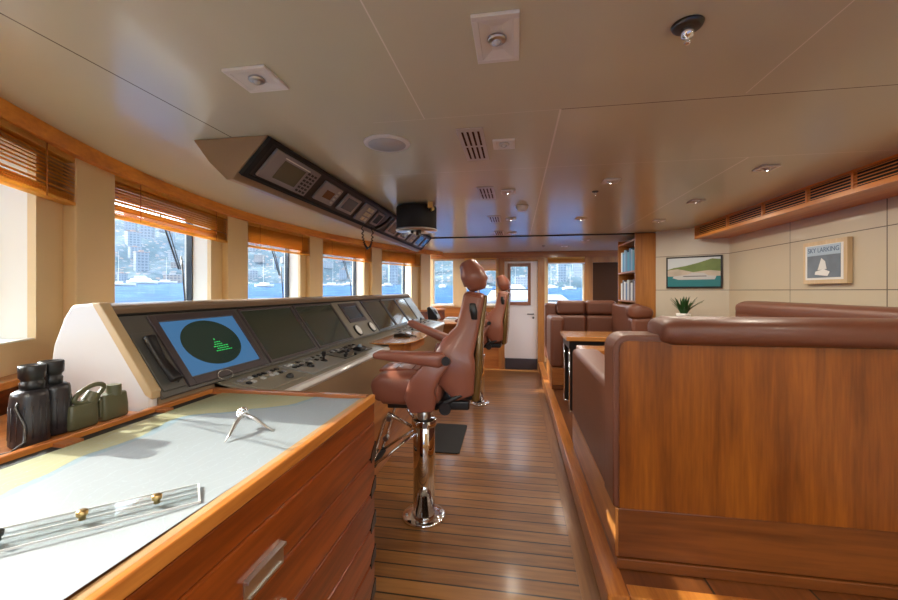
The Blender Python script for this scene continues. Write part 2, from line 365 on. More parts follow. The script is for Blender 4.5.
# valance
va = [(pt(y, -.035).x, pt(y, -.035).y) for y in [-.6+7.85*i/60 for i in range(61)]]
vb = [(pt(y, .02).x, pt(y, .02).y) for y in [-.6+7.85*i/60 for i in range(61)]]
struct(MB().prism(va+vb[::-1], 'Z', 2.088, CZ).build('trim_5', M['valance_wood'], origin=(0, 0, 0), bevel=.003))
for (i, A, t, n, L, ml, mr, D) in wins:
    def P(s, o, z): v = A+t*s+n*o; return Vector((v.x, v.y, z))
    def slab(mb, s0, s1, o0, o1, z0, z1, mi=0):
        vs = [P(s, o, z) for s in (s0, s1) for o in (o0, o1) for z in (z0, z1)]
        return mb.add(vs, [(0, 1, 3, 2), (4, 6, 7, 5), (0, 4, 5, 1), (2, 3, 7, 6), (0, 2, 6, 4), (1, 5, 7, 3)], False, mi)
    f = MB(); w = .012
    slab(f, ml, ml+w, D-.015, D+.03, SILL, HEAD); slab(f, L-mr-w, L-mr, D-.015, D+.03, SILL, HEAD)
    slab(f, ml, L-mr, D-.015, D+.03, SILL, SILL+w); slab(f, ml, L-mr, D-.015, D+.03, HEAD-w, HEAD)
    wf = struct(f.build('window_%d' % (i+1), M['frame_dark']))
    g = slab(MB(), ml+.01, L-mr-.01, D+.005, D+.011, SILL+.01, HEAD-.01); g.build('pane', M['glass'], wf)
    # wooden venetian blind, drawn half up
    c = P(L/2, -.0, 1.86)
    bl = thing('venetian_blind', '', 'blind', (c.x, c.y, 1.855), 'wooden blinds in the forward windows')
    zb = 1.858
    hr = slab(MB(), .004, L-.004, -.048, -.003, 2.062, 2.10); hr.build('head_rail', M['blind_wood'], bl)
    br = slab(MB(), .006, L-.006, -.054, -.006, zb, zb+.016); br.build('bottom_rail', M['blind_wood'], bl, bevel=.003)
    sl = MB(); zz = zb+.024; slit = []
    zs = []
    while zz < 2.058:
        if i in (1, 2) and len(zs) > 4 and zz > 1.925 and not any(abs(q-9) < 1 for q in slit): slit.append(9); zz += .008
        zs.append(zz); zz += .009 if len(zs) < 4 else .0165
    for z in zs:
        tl = .0125 if z > 1.905 else .003
        vs = [P(s, o, z+h) for s in (.008, L-.008) for o, h in ((-.05, -tl), (-.05, -tl+.003), (-.006, tl), (-.006, tl+.003))]
        sl.add(vs, [(0, 2, 3, 1), (4, 5, 7, 6), (0, 1, 5, 4), (2, 6, 7, 3), (1, 3, 7, 5), (0, 4, 6, 2)])
    sl.build('slats', M['blind_wood'], bl)
    for s in (L*.16, L*.84): MB().tube([P(s, -.056, zb), P(s, -.056, 2.085)], .0022, 6).build('ladder_cord', M['rail_wood'], bl)
    bl['label'] = ['half drawn wooden blind on the forward window beside the near bulkhead',
        'half drawn wooden blind cut off by the left picture edge above the large binoculars',
        'half drawn wooden blind above the lit radar screen, the widest one wholly seen',
        'half drawn wooden blind, third from the left picture edge, above the second dark screen',
        'half drawn wooden blind, fourth from the left picture edge, above the grey instrument panel',
        'half drawn wooden blind nearest the far corner, on the last forward window'][i]
    # wiper outside
    if i in (1, 2, 3, 4):
        wp = thing('windscreen_wiper', 'black windscreen wiper outside the ' + {1: 'leftmost forward window', 2: 'forward window nearest the radar screen', 3: 'forward window third from left', 4: 'forward window fourth from left'}[i], 'wiper', tuple(P(L*.70, D+.06, HEAD-.02)), 'wipers outside the forward windows')
        MB().tube([P(L*.62, D+.05, 2.02), P(L*.80, D+.05, 1.62)], .006, 6).tube([P(L*.66, D+.05, 2.02), P(L*.82, D+.05, 1.62)], .004, 6).build('arm', M['black'], wp)
        MB().tube([P(L*.80, D+.03, 1.72), P(L*.84, D+.03, 1.36)], .006, 6).build('blade', M['dark_metal'], wp)

# far bulkhead
def wallY(name, y0, y1, x0, x1, z0, z1, holes, mat):
    """wall slab between y0,y1 with rectangular holes (x0,x1,z0,z1)"""
    xs = sorted({x0, x1, *[h[0] for h in holes], *[h[1] for h in holes]}); zs = sorted({z0, z1, *[h[2] for h in holes], *[h[3] for h in holes]})
    mb = MB()
    for a, b in zip(xs, xs[1:]):
        run = None
        for c, d in zip(zs, zs[1:]):
            hole = any(h[0] <= a and b <= h[1] and h[2] <= c and d <= h[3] for h in holes)
            if hole: continue
            mb.box(a, b, y0, y1, c, d)
    return struct(mb.build(name, mat, origin=(0, 0, 0)))
fw = [(-1.575, -1.19, 1.19, 2.03), (-.95, -.375, 1.19, 2.03), (-.21, .37, 0, 1.98), (.56, 1.19, 1.19, 2.0)]
wallY('wall_far', YF, YF+.1, -1.95, 2.4, 0, CZ, fw, M['cream'])
# wooden linings on the far bulkhead
struct(MB().box(-1.62, 2.2, YF-.03, YF, 2.05, CZ).build('trim_6', M['wall_wood_x'], origin=(0, 0, 0)))
struct(MB().box(-1.7, -.30, YF-.02, YF, 0, 1.13).build('wall_far_dado', M['wall_wood_x'], origin=(0, 0, 0)))
dfm = MB().box(-.33, -.22, YF-.05, YF, 0, 2.05).box(.38, .50, YF-.05, YF, 0, 2.05).box(-.22, .38, YF-.05, YF, 1.99, 2.05)
struct(dfm.build('trim_7', M['wall_wood_z'], origin=(0, 0, 0), bevel=.004))
struct(MB().box(1.195, 1.34, YF-.04, YF, .15, 2.05).box(1.34, 2.2, YF-.04, YF, 1.95, 2.05).box(.56, 1.195, YF-.02, YF, .15, 1.17).build('trim_8', M['wall_wood_z'], origin=(0, 0, 0), bevel=.004))
struct(MB().box(1.34, 2.2, YF-.015, YF, .15, 1.95).build('wall_far_panel', M['dark_brown'], origin=(0, 0, 0)))
for k, h in enumerate([fw[0], fw[1], fw[3]]):
    f = MB(); w = .012
    f.box(h[0], h[0]+w, YF+.06, YF+.1, h[2], h[3]).box(h[1]-w, h[1], YF+.06, YF+.1, h[2], h[3]).box(h[0]+w, h[1]-w, YF+.06, YF+.1, h[2], h[2]+w).box(h[0]+w, h[1]-w, YF+.06, YF+.1, h[3]-w, h[3])
    wf = struct(f.build('window_%d' % (7+k), M['white_reveal']))
    box(h[0]+.01, h[1]-.01, YF+.075, YF+.081, h[2]+.01, h[3]-.01).build('pane', M['glass'], wf)
    MB().box(h[0]-.02, h[1]+.02, YF-.05, YF, h[2]-.03, h[2]).build('sill', M['white_reveal'], wf)
def blindX(x0, x1, y, z0, z1, label, step=.022, roll=False):
    b = thing('venetian_blind', label, 'blind', ((x0+x1)/2, y, z0), 'wooden blinds on the far bulkhead')
    box(x0, x1, y-.025, y+.02, z1-.03, z1).build('head_rail', M['blind_wood_x'], b)
    box(x0, x1, y-.025, y+.02, z0, z0+.018).build('bottom_rail', M['paper'] if roll else M['blind_wood_x'], b)
    s = MB(); z = z0+.03
    while z < z1-.03:
        s.add([(x, y+o, z+h) for x in (x0+.004, x1-.004) for o, h in ((-.025, -.012), (-.025, -.009), (.02, .008), (.02, .011))],
              [(0, 2, 3, 1), (4, 5, 7, 6), (0, 1, 5, 4), (2, 6, 7, 3), (1, 3, 7, 5), (0, 4, 6, 2)]); z += step
    s.build('slats', M['blind_wood_x'], b)
blindX(-.96, -.365, YF-.06, 1.82, 2.05, 'half drawn wooden blind behind the near helm chair headrest, left of the far door')
blindX(.555, 1.195, YF-.06, 1.93, 2.05, 'raised wooden blind above the far window right of the door', .012, True)
# door
d = struct(MB().box(-.232, -.135, YF-.01, YF+.04, .20, 1.985).box(.225, .392, YF-.01, YF+.04, .20, 1.985)
           .box(-.135, .225, YF-.01, YF+.04, .20, 1.24).box(-.135, .225, YF-.01, YF+.04, 1.93, 1.985).build('door_1', M['door_paint'], origin=(0, YF, 0)))
MB().box(-.165, -.11, YF-.03, YF-.01, 1.18, 1.95).box(.20, .255, YF-.03, YF-.01, 1.18, 1.95).box(-.11, .20, YF-.03, YF-.01, 1.18, 1.24).box(-.11, .20, YF-.03, YF-.01, 1.89, 1.95).build('window_frame', wood('door_frame_wood', (.30, .12, .06), (.2, .07, .035), 'Z', 1, .4, .2), d)
box(-.135, .225, YF+.01, YF+.016, 1.24, 1.93).build('pane', M['glass'], d)
MB().cyl((.30, YF-.01, 1.02), (.30, YF-.06, 1.02), .012).cyl((.31, YF-.055, 1.02), (.19, YF-.055, 1.02), .009).cyl((.30, YF-.01, .95), (.30, YF-.022, .95), .02).build('door_handle', M['dark_metal'], d)
struct(MB().box(-.21, .37, YF-.03, YF+.1, 0, .195).build('trim_9', plain('threshold', (.045, .035, .045), .5), origin=(0, 0, 0)))
# near bulkhead behind the camera with windows
nh = [(-1.3, -.55, 1.15, 2.0), (-.35, .35, .2, 2.0), (.6, 1.25, 1.15, 2.0), (1.35, 2.1, 1.15, 2.0)]
wallY('wall_near', YN-.1, YN, -2.3, 2.4, 0, CZ, nh, M['cream'])
for k, h in enumerate(nh):
    w = .03; f = MB().box(h[0], h[0]+w, YN-.1, YN-.04, h[2], h[3]).box(h[1]-w, h[1], YN-.1, YN-.04, h[2], h[3]).box(h[0]+w, h[1]-w, YN-.1, YN-.04, h[2], h[2]+w).box(h[0]+w, h[1]-w, YN-.1, YN-.04, h[3]-w, h[3])
    wf = struct(f.build('window_%d' % (10+k), M['white_reveal'])); box(h[0]+.02, h[1]-.02, YN-.08, YN-.074, h[2]+.02, h[3]-.02).build('pane', M['glass'], wf)
# aft wall and angled panel
struct(box(2.27, 2.37, YN-.1, 4.775, 0, CZ).build('wall_right', M['cream_panel_v'], origin=(0, 0, 0)))
p0, p1 = Vector((2.29, 4.765, 0)), Vector((1.655, 5.175, 0)); dn = Vector((p0.y-p1.y, p1.x-p0.x, 0)).normalized()*-1
MBw = MB().quadbox([(p0.x, p0.y, 0), (p1.x, p1.y, 0), (p1.x, p1.y, CZ), (p0.x, p0.y, CZ)], -dn if dn.y < 0 else dn, .05)
struct(MBw.build('wall_corner', M['cream_panel'], origin=(0, 0, 0)))

# ------------------------------------------------------------------ bookcase beside the angled panel
bc = thing('bookcase', 'tall open wooden bookcase beside the framed ship photo panel', 'bookcase', (1.56, 5.65, .15))
MB().box(1.43, 1.69, 5.20, 5.23, .15, CZ-.012).build('side_panel', M['wall_wood_z'], bc)
MB().box(1.67, 1.69, 5.23, 6.05, .15, CZ-.012).box(1.43, 1.67, 6.03, 6.05, .15, CZ-.012).build('back_panel', M['wall_wood_z'], bc)
for z in (.98, 1.30, 1.68, 2.07): box(1.43, 1.67, 5.23, 6.03, z, z+.02).build('shelf', M['wall_wood_x'], bc)
bcol = [(.05, .22, .42), (.7, .7, .68), (.04, .30, .45), (.12, .12, .14), (.75, .75, .7), (.08, .16, .3), (.35, .05, .04), (.6, .62, .6), (.2, .35, .5)]
bm_ = [plain('book_cover_%d' % i, c, .45) for i, c in enumerate(bcol)]
cn = ['dark blue', 'white', 'teal blue', 'black', 'cream', 'navy', 'dark red', 'pale grey', 'steel blue']
place = ['first', 'second', 'third', 'fourth', 'fifth', 'sixth', 'seventh', 'eighth', 'ninth']
for si, (z0, hh) in enumerate([(1.70, .30), (1.32, .27)]):
    y = 5.235
    for k in range(9):
        w = .078+.008*((k*3+si) % 2); ci = ([0, 2, 8, 0, 2, 5, 8, 0, 1] if si == 0 else [1, 3, 4, 3, 7, 5, 1, 3, 4])[k]
        h = hh-.02*((k*5+si) % 3)
        b = MB().box(1.45, 1.62, y, y+w-.004, z0, z0+h)
        bk = tag(b.build('ring_binder' if si == 0 else 'book', bm_[ci], bevel=.003), '%s %s on the %s bookcase shelf, %s from the front side panel' % (cn[ci], 'ring binder' if si == 0 else 'book', 'upper' if si == 0 else 'lower', place[k]), 'binder' if si == 0 else 'book', 'binders on the upper shelf' if si == 0 else 'books on the lower shelf')
        y += w

# ------------------------------------------------------------------ chart table
ct = thing('chart_table', 'low wide chart table of orange wood with flat drawers and a raised rim', 'chart table', (-.95, .65, 0))
XF, XB, YE, YS = -.575, -1.325, 1.575, .30      # front, back, far end, near end
MB().box(XB+.01, XF-.022, YS+.01, YE-.012, .10, .985).build('carcass', M['drawer_wood'], ct)
MB().box(XB+.06, XF-.06, YS+.05, YE-.05, 0, .10).build('plinth', M['black_matte'], ct)
MB().box(XF-.050, XF-.020, YS, YE-.028, .985, 1.012).build('inner_strip', wood('tan_strip', (.42, .26, .12), (.30, .17, .07), 'Y', 1, .5, 0), ct)
MB().box(XF-.020, XF, YS, YE, .99, 1.022).build('front_rail', M['rail_wood'], ct, bevel=.003)
MB().box(XB, XF-.028, YE-.028, YE, .99, 1.022).build('end_rail', M['rail_wood_x'], ct, bevel=.003)
MB().box(XB, XB+.022, YS, YE-.028, .99, 1.022).build('back_rail', M['rail_wood'], ct, bevel=.003)
MB().box(XB+.022, XF-.028, YS, YE-.028, .980, 1.004).build('top_board', M['plinth_wood_y'], ct)
MB().box(XF-.022, XF-.002, YS, YE-.004, .915, .988).build('apron', M['drawer_wood'], ct, bevel=.003)
z1 = .912
for k in range(6):
    z0 = z1-.141
    dr = MB().box(XF-.022, XF, YS, YE-.002, z0+.006, z1).build('drawer', M['drawer_wood'], ct, bevel=.006)
    for yy in ((.767, .911), ):
        hz = z0+.008
        MB().box(XF-.001, XF+.005, yy[0], yy[1], hz-.005, hz+.050).box(XF+.004, XF+.014, yy[0], yy[1], hz+.042, hz+.050).box(XF+.004, XF+.010, yy[0]+.012, yy[1]-.012, hz+.004, hz+.008).build('handle', M['steel'], dr, bevel=.0015)
    MB().prism([(YE-.050, z0-.012), (YE+.003, z0+.006), (YE+.003, z0+.058), (YE-.022, z0+.046), (YE-.050, z0+.016)], 'X', XF-.03, XF+.003).build('corner_catch', M['black'], dr)
    z1 = z0
# dark slots and stops behind the chart
tr = MB()
for a, b in ((.36, .93), (.99, 1.26), (1.30, 1.52)): tr.box(XB+.024, XB+.062, a, b, 1.003, 1.006)
tr.build('pencil_slot', M['black_matte'], ct)
for a, b in ((.935, .985), (1.262, 1.298)): MB().box(XB+.022, XB+.065, a, b, 1.003, 1.014).build('slot_divider', M['rail_wood_x'], ct)

# chart paper
def chart_mat():
    m, nt, b = newmat('printed_chart')
    tc = N(nt, 'ShaderNodeTexCoord'); sep = N(nt, 'ShaderNodeSeparateXYZ'); nt.links.new(tc.outputs['Object'], sep.inputs[0])
    n1 = N(nt, 'ShaderNodeTexNoise'); n1.inputs['Scale'].default_value = 3.0; n1.inputs['Detail'].default_value = 5; nt.links.new(tc.outputs['Object'], n1.inputs['Vector'])
    a = N(nt, 'ShaderNodeMath', operation='MULTIPLY_ADD'); a.inputs[1].default_value = -1.0; a.inputs[2].default_value = .02; nt.links.new(sep.outputs[0], a.inputs[0])
    tot = a.outputs[0]
    for f0, f1, t1 in ((.12, -.22, .20), (.56, .80, .30)):
        mr_ = N(nt, 'ShaderNodeMapRange', interpolation_type='SMOOTHSTEP'); mr_.inputs[1].default_value = f0; mr_.inputs[2].default_value = f1; mr_.inputs[3].default_value = 0; mr_.inputs[4].default_value = t1
        nt.links.new(sep.outputs[1], mr_.inputs[0]); ad_ = N(nt, 'ShaderNodeMath', operation='ADD'); nt.links.new(tot, ad_.inputs[0]); nt.links.new(mr_.outputs[0], ad_.inputs[1]); tot = ad_.outputs[0]
    s = N(nt, 'ShaderNodeMath', operation='MULTIPLY_ADD'); s.inputs[1].default_value = .28; nt.links.new(n1.outputs['Fac'], s.inputs[0]); nt.links.new(tot, s.inputs[2])
    cr = N(nt, 'ShaderNodeValToRGB'); e = cr.color_ramp.elements
    e[0].position = 0; e[0].color = (.26, .295, .32, 1); e[1].position = 1; e[1].color = (.31, .30, .18, 1)
    for p, c in ((.315, (.26, .295, .32)), (.325, (.20, .28, .33)), (.345, (.20, .28, .33)), (.348, (.16, .22, .18)), (.353, (.34, .33, .19)), (.43, (.33, .32, .19)), (.50, (.28, .29, .17))):
        q = e.new(p); q.color = (*c, 1)
    nt.links.new(s.outputs[0], cr.inputs[0])
    # faint depth contours and text-like specks
    w = N(nt, 'ShaderNodeMath', operation='MULTIPLY'); w.inputs[1].default_value = 26; nt.links.new(s.outputs[0], w.inputs[0])
    f = N(nt, 'ShaderNodeMath', operation='FRACT'); nt.links.new(w.outputs[0], f.inputs[0])
    l = N(nt, 'ShaderNodeMath', operation='LESS_THAN'); l.inputs[1].default_value = .06; nt.links.new(f.outputs[0], l.inputs[0])
    n3 = N(nt, 'ShaderNodeTexNoise'); n3.inputs['Scale'].default_value = 110; nt.links.new(tc.outputs['Object'], n3.inputs['Vector'])
    g = N(nt, 'ShaderNodeMath', operation='GREATER_THAN'); g.inputs[1].default_value = .66; nt.links.new(n3.outputs['Fac'], g.inputs[0])
    mxx = N(nt, 'ShaderNodeMath', operation='MAXIMUM'); nt.links.new(l.outputs[0], mxx.inputs[0]); nt.links.new(g.outputs[0], mxx.inputs[1])
    k = N(nt, 'ShaderNodeMath', operation='MULTIPLY'); k.inputs[1].default_value = .22; nt.links.new(mxx.outputs[0], k.inputs[0])
    mx = N(nt, 'ShaderNodeMix', data_type='RGBA'); mx.inputs[7].default_value = (.35, .42, .5, 1); nt.links.new(cr.outputs[0], mx.inputs[6]); nt.links.new(k.outputs[0], mx.inputs[0])
    nt.links.new(mx.outputs[2], b.inputs['Base Color']); b.inputs['Roughness'].default_value = .5
    return m
g = MB(); nx, ny = 24, 50; vs = []; fs = []
cx0, cx1, cy0, cy1 = XB+.068, XF-.052, YS+.04, YE-.032
for i in range(nx+1):
    for j in range(ny+1):
        x = cx0+(cx1-cx0)*i/nx; y = cy0+(cy1-cy0)*j/ny
        z = 1.0062+.003*math.sin(y*4+1)*math.sin(x*5)**2*.5+.0015+.010*max(0, (x-(cx1-.12))/.12)**2*(.5+.5*math.sin(y*3.5+.6))
        vs.append((x, y, z))
for i in range(nx):
    for j in range(ny): fs.append((i*(ny+1)+j, (i+1)*(ny+1)+j, (i+1)*(ny+1)+j+1, i*(ny+1)+j+1))
g.add(vs, fs, True)
g.add([(x, y, z-.0008) for x, y, z in vs], fs, True)
ch = tag(g.build('nautical_chart', chart_mat(), origin=(-.95, .65, 1.0)), 'large paper sea chart with pale yellow coast spread over the table top', 'chart')

# parallel ruler of clear plastic
dirv = Vector((.73, .68, 0)).normalized(); nv = Vector((dirv.y, -dirv.x, 0))
E0 = Vector((-.705, .795, 1.0125))
rl = thing('parallel_ruler', 'clear plastic parallel ruler with three small knobs lying on the sea chart', 'ruler', (-.80, .66, 1.010))
def bar(o0, o1, l0, l1, cut, name):
    q = [E0+nv*o0-dirv*l1, E0+nv*o1-dirv*l1, E0+nv*o1-dirv*(l0-cut), E0+nv*o0-dirv*l0]
    MB().quadbox([tuple(v) for v in q], (0, 0, 1), .003).build(name, M['acrylic'], rl, bevel=.0006)
    return q
bar(.0, .042, .0, .46, .0, 'bar'); bar(.045, .092, .0, .46, -.0, 'bar')
ed = MB()
for o_ in (.0, .043, .091): 
    a = E0+nv*o_; ed.quadbox([tuple(a-dirv*.46), tuple(a+nv*.0016-dirv*.46), tuple(a+nv*.0016), tuple(a)], (0, 0, 1), .0038)
ed.quadbox([tuple(E0), tuple(E0+nv*.092), tuple(E0+nv*.092-dirv*.004), tuple(E0-dirv*.004)], (0, 0, 1), .0038)
ed.build('edge', M['pale_grey'], rl)
for k, (l, o_) in enumerate(((.075, .05), (.19, .045), (.30, .05))):
    p = E0-dirv*l+nv*o_+Vector((0, 0, .003))
    MB().lathe([(.006, 0), (.0055, .006), (.009, .008), (.0095, .016), (.007, .018)], tuple(p), 14).build('knob', M['brass'] if k < 2 else M['dark_metal'], rl)

# dividers standing on the chart
dv = thing('navigation_dividers', 'silver navigation dividers opened on the sea chart near its far end', 'dividers', (-.82, 1.12, 1.009))
hub = Vector((-.872, 1.165, 1.052))
for tip in ((-.835, 1.035, 1.0095), (-.752, 1.145, 1.0095)):
    t_ = Vector(tip); md = hub.lerp(t_, .4)+Vector((0, 0, .006))
    MB().tube([hub, md, hub.lerp(t_, .75), t_], [.0055, .006, .0035, .0012], 8).build('leg', M['steel'], dv)
MB().cyl(hub-Vector((.012, -.006, 0)), hub+Vector((.012, -.006, 0)), .012).ball(tuple(hub+Vector((-.004, .004, .012))), .008).build('hinge', M['chrome'], dv)
lp = [hub+Vector((.017*math.cos(a)-.004, .017*math.sin(a)*.6, .004+.012*math.sin(a))) for a in [2*PI*k/16 for k in range(17)]]
MB().tube(lp, .0026, 8).build('bow', M['chrome'], dv)

# side cabinet between chart table and window wall
sc = thing('side_cabinet', 'low wooden cabinet behind the chart table, its top holding two binoculars', 'cabinet', (-1.58, .65, 0))
ys_ = [1.26, 1.0, .75, .55, .42]
for nm, z0, z1, mt, ex in (('body', 0, .985, 'drawer_wood', .0), ('top', .985, 1.005, 'rail_wood', -.004)):
    MB().prism([(XB-.004, ys_[-1]), (XB-.004, 1.26)]+[(K(y)+.085+ex, y) for y in ys_], 'Z', z0, z1).build(nm, M[mt], sc)

# binoculars
def binoculars(name, label, loc, rot, sc_, mat, tilt=0):
    b = thing(name, label, 'binoculars', (0, 0, 0))
    for sx in (-1, 1):
        brl = MB().lathe([(.040, 0), (.043, .004), (.0425, .05), (.0405, .11), (.039, .135), (.037, .146), (.026, .152)], (sx*.043, 0, 0), 28).build('barrel', mat, b)
        MB().lathe([(.026, .148), (.027, .17), (.024, .174), (.024, .180), (.029, .186), (.030, .216), (.028, .220), (.022, .216)], (sx*.034, .0, 0), 24).build('eyecup', M['black'], brl)
        MB().lathe([(.030, .0), (.030, -.001)], (sx*.041, 0, 0), 20).build('objective', M['screen_dark'], brl)
        ribs = MB()
        for k in range(16):
            a = 2*PI*k/16
            ribs.tube([(sx*.043+.0425*math.cos(a), .0425*math.sin(a), .02), (sx*.043+.0405*math.cos(a), .0405*math.sin(a), .11)], .0016, 5)
        ribs.build('grip_rib', mat, brl)
    MB().box(-.022, .022, -.012, .012, .06, .155).build('bridge', mat, b, bevel=.005, seg=3)
    MB().cyl((0, 0, .150), (0, 0, .185), .012, .012, 18).build('focus_wheel', M['black'], b)
    MB().tube([(-.075, 0, .13), (-.088, .0, .11), (-.086, -.02, .06), (-.10, -.03, .02), (-.13, -.02, .006), (-.18, .02, .004)], .004, 6).build('strap', M['dark_metal'], b)
    MB().tube([(.075, 0, .13), (.086, .01, .10), (.082, .03, .05), (.09, .04, .008)], .004, 6).build('strap', M['dark_metal'], b)
    b.location = loc; b.rotation_euler = (tilt, 0, rot); b.scale = (sc_,)*3
    return b
binoculars('binoculars', 'large black binoculars standing upright on the side cabinet, eyecups up', (-1.412, .985, 1.006), R(110), 1.03, M['bino'])
b2 = thing('rangefinder_binoculars', 'short olive green binoculars with a rubber eye guard beside the larger black pair', 'binoculars', (-1.40, 1.15, 1.006))
for sx in (-1, 1):
    MB().pad([(-1.40, 1.13+sx*.052, 1.006, .092, .062), (-1.40, 1.13+sx*.052, 1.05, .092, .062), (-1.40, 1.13+sx*.050, 1.090+sx*.004, .088, .055)], W=(0, 1, 0), e=.4, cap=.25).build('barrel', M['bino_green'], b2)
MB().box(-1.42, -1.38, 1.13, 1.17, 1.02, 1.085).build('bridge', M['bino_green'], b2, bevel=.006, seg=3)
MB().cyl((-1.39, 1.185, 1.085), (-1.39, 1.185, 1.122), .022, .021).build('eyecup', M['bino_green'], b2)
MB().tube([(-1.385, 1.100+.046*math.cos(2*PI*k/20), 1.112+.022*math.sin(2*PI*k/20)+.012*math.cos(2*PI*k/20)) for k in range(21)], .0075, 8).build('eye_guard', M['bino_green'], b2)
MB().cyl((-1.395, 1.105, 1.083), (-1.39, 1.12, 1.112), .024, .020).build('eyecup', M['bino_green'], b2)

# ------------------------------------------------------------------ helm console
con = thing('helm_console', 'long slanted helm console with a row of screens under a tan leather cap', 'helm console', (-1.45, 3.45, 0))
Y0, Y1 = 1.31, 5.66
def cap_x(z): return -1.315-(z-1.04)*.727
YD = 1.592   # the desk starts past the chart table; only the slanted part runs on behind it
MB().prism([(-1.10, 0), (-1.10, .98), (-1.33, 1.035), (-1.555, 1.345), (-1.62, 1.38), (-1.72, 1.38), (-1.82, 1.2), (-1.84, 0)], 'Y', YD, Y1).prism([(-1.335, 0), (-1.335, 1.035), (-1.555, 1.345), (-1.62, 1.38), (-1.72, 1.38), (-1.82, 1.2), (-1.84, 0)], 'Y', Y0, YD).build('body', M['console_tan'], con)
MB().prism([(-1.555, 1.352), (-1.548, 1.385), (-1.575, 1.396), (-1.68, 1.398), (-1.71, 1.38), (-1.62, 1.352)], 'Y', Y0-.005, Y1+.01).build('leather_cap', plain('cap_leather', (.22, .145, .09), .45, 0, .05, .2, 300), con, bevel=.008, seg=3)
MB().prism([(-1.548, 1.340), (-1.535, 1.352), (-1.56, 1.357), (-1.575, 1.352)], 'Y', Y0+.01, Y1).build('shadow_gap', M['black_matte'], con)
ep = [(-1.565, 1.400), (-1.60, 1.402), (-1.69, 1.395), (-1.725, 1.35), (-1.775, 1.24), (-1.79, 1.15), (-1.81, .9), (-1.81, 0), (-1.335, 0), (-1.335, 1.06)]
MB().prism(ep, 'Y', Y0-.035, Y0).build('end_panel', M['console_cream'], con, bevel=.012, seg=3)
MB().prism([(-1.562, 1.403), (-1.60, 1.404), (-1.36, 1.06), (-1.33, 1.045), (-1.33, 1.075)], 'Y', Y0-.036, Y0+.006).build('end_trim', plain('tan_trim', (.50, .36, .20), .4), con, bevel=.004)
MB().prism([(x, z) for x, z in ep], 'Y', Y1, Y1+.035).build('end_panel', M['console_tan'], con, bevel=.012, seg=3)
# slanted fascia helper
zt = Vector((-.727, 0, 1)).normalized(); fn = Vector((1, 0, .727)).normalized()
def F(y, z, off=0):
    return Vector((cap_x(z), y, z))+fn*off
def panel(mb, y0, y1, z0, z1, o0, o1, mi=0):
    vs = [F(y, z, o) for y in (y0, y1) for z in (z0, z1) for o in (o0, o1)]
    return mb.add(vs, [(0, 1, 3, 2), (4, 6, 7, 5), (0, 4, 5, 1), (2, 3, 7, 6), (0, 2, 6, 4), (1, 5, 7, 3)], False, mi)
panel(MB(), Y0, Y1, 1.042, 1.345, -.01, .004).build('fascia', M['console_panel'], con)
def frame(mb, y0, y1, z0, z1, w, o0, o1):
    panel(mb, y0, y0+w, z0, z1, o0, o1); panel(mb, y1-w, y1, z0, z1, o0, o1); panel(mb, y0+w, y1-w, z0, z0+w*.8, o0, o1); panel(mb, y0+w, y1-w, z1-w*.8, z1, o0, o1); return mb
disp = [(1.435, 1.955, 1.052, 1.336), (1.985, 2.505, 1.052, 1.340), (2.535, 3.10, 1.052, 1.340), (3.74, 4.31, 1.052, 1.342), (4.33, 4.83, 1.052, 1.342), (4.85, 5.30, 1.052, 1.342)]
for k, (a, b, z0, z1) in enumerate(disp):
    w = .034 if k == 0 else .014
    fr = frame(MB(), a, b, z0, z1, w, .003, .014).build('display', M['bezel'], con, bevel=.002)
    if k == 0:
        s = panel(MB(), a+w, b-w, z0+w, z1-w*.8, .003, .008).build('screen', M['radar_blue'], fr)
        cy, cz, r = (a+b)/2-.004, (z0+z1)/2+.008, .107
        MB().rings([[F(cy+r*1.62*math.cos(q), cz+r*.92*math.sin(q), o_) for q in [2*PI*i/40 for i in range(40)]] for o_ in (.007, .0088)], False).build('radar_disc', M['radar_disc'], fr)
        gr = MB(); random.seed(3)
        for row, (wd_, of_) in enumerate(((.028, 0), (.05, .004), (.09, .012), (.075, .02), (.095, .016))):
            yy = cy+.018+of_-wd_/2; zz = cz-.006-row*.0095
            while yy < cy+.018+of_+wd_/2:
                l_ = random.uniform(.006, .016); panel(gr, yy, yy+l_, zz, zz+.0035, .0085, .0095); yy += l_+.004
        panel(gr, cy+.01, cy+.016, cz+.005, cz+.012, .0085, .0095)
        gr.build('radar_echo', M['radar_green'], fr)
        gr2 = MB().tube([F(a+.20+.045*math.cos(q), z0+.004+.02*math.sin(q), .016) for q in [2*PI*i/20 for i in range(21)]], .0018, 6).build('cable_loop', M['steel'], fr)
    else:
        panel(MB(), a+w, b-w, z0+w*.8, z1-w*.8, .003, .007).build('screen', M['screen_dark'], fr)
# instrument panel with small display and two round gauges
ip = panel(MB(), 3.12, 3.72, 1.05, 1.342, .003, .008).build('instrument_panel', M['desk_surface'], con)
frame(MB(), 3.22, 3.60, 1.165, 1.325, .035, .008, .018).build('bezel', M['bezel'], ip, bevel=.002)
panel(MB(), 3.255, 3.565, 1.19, 1.30, .008, .012).build('screen', M['screen_dark'], ip)
for yy in (3.27, 3.60):
    gg = MB().cyl(F(yy, 1.10, .008), F(yy, 1.10, .022), .055, .055, 28).build('gauge', M['black'], ip)
    MB().cyl(F(yy, 1.10, .021), F(yy, 1.10, .0235), .045, .045, 28).build('gauge_face', M['paper'], gg)
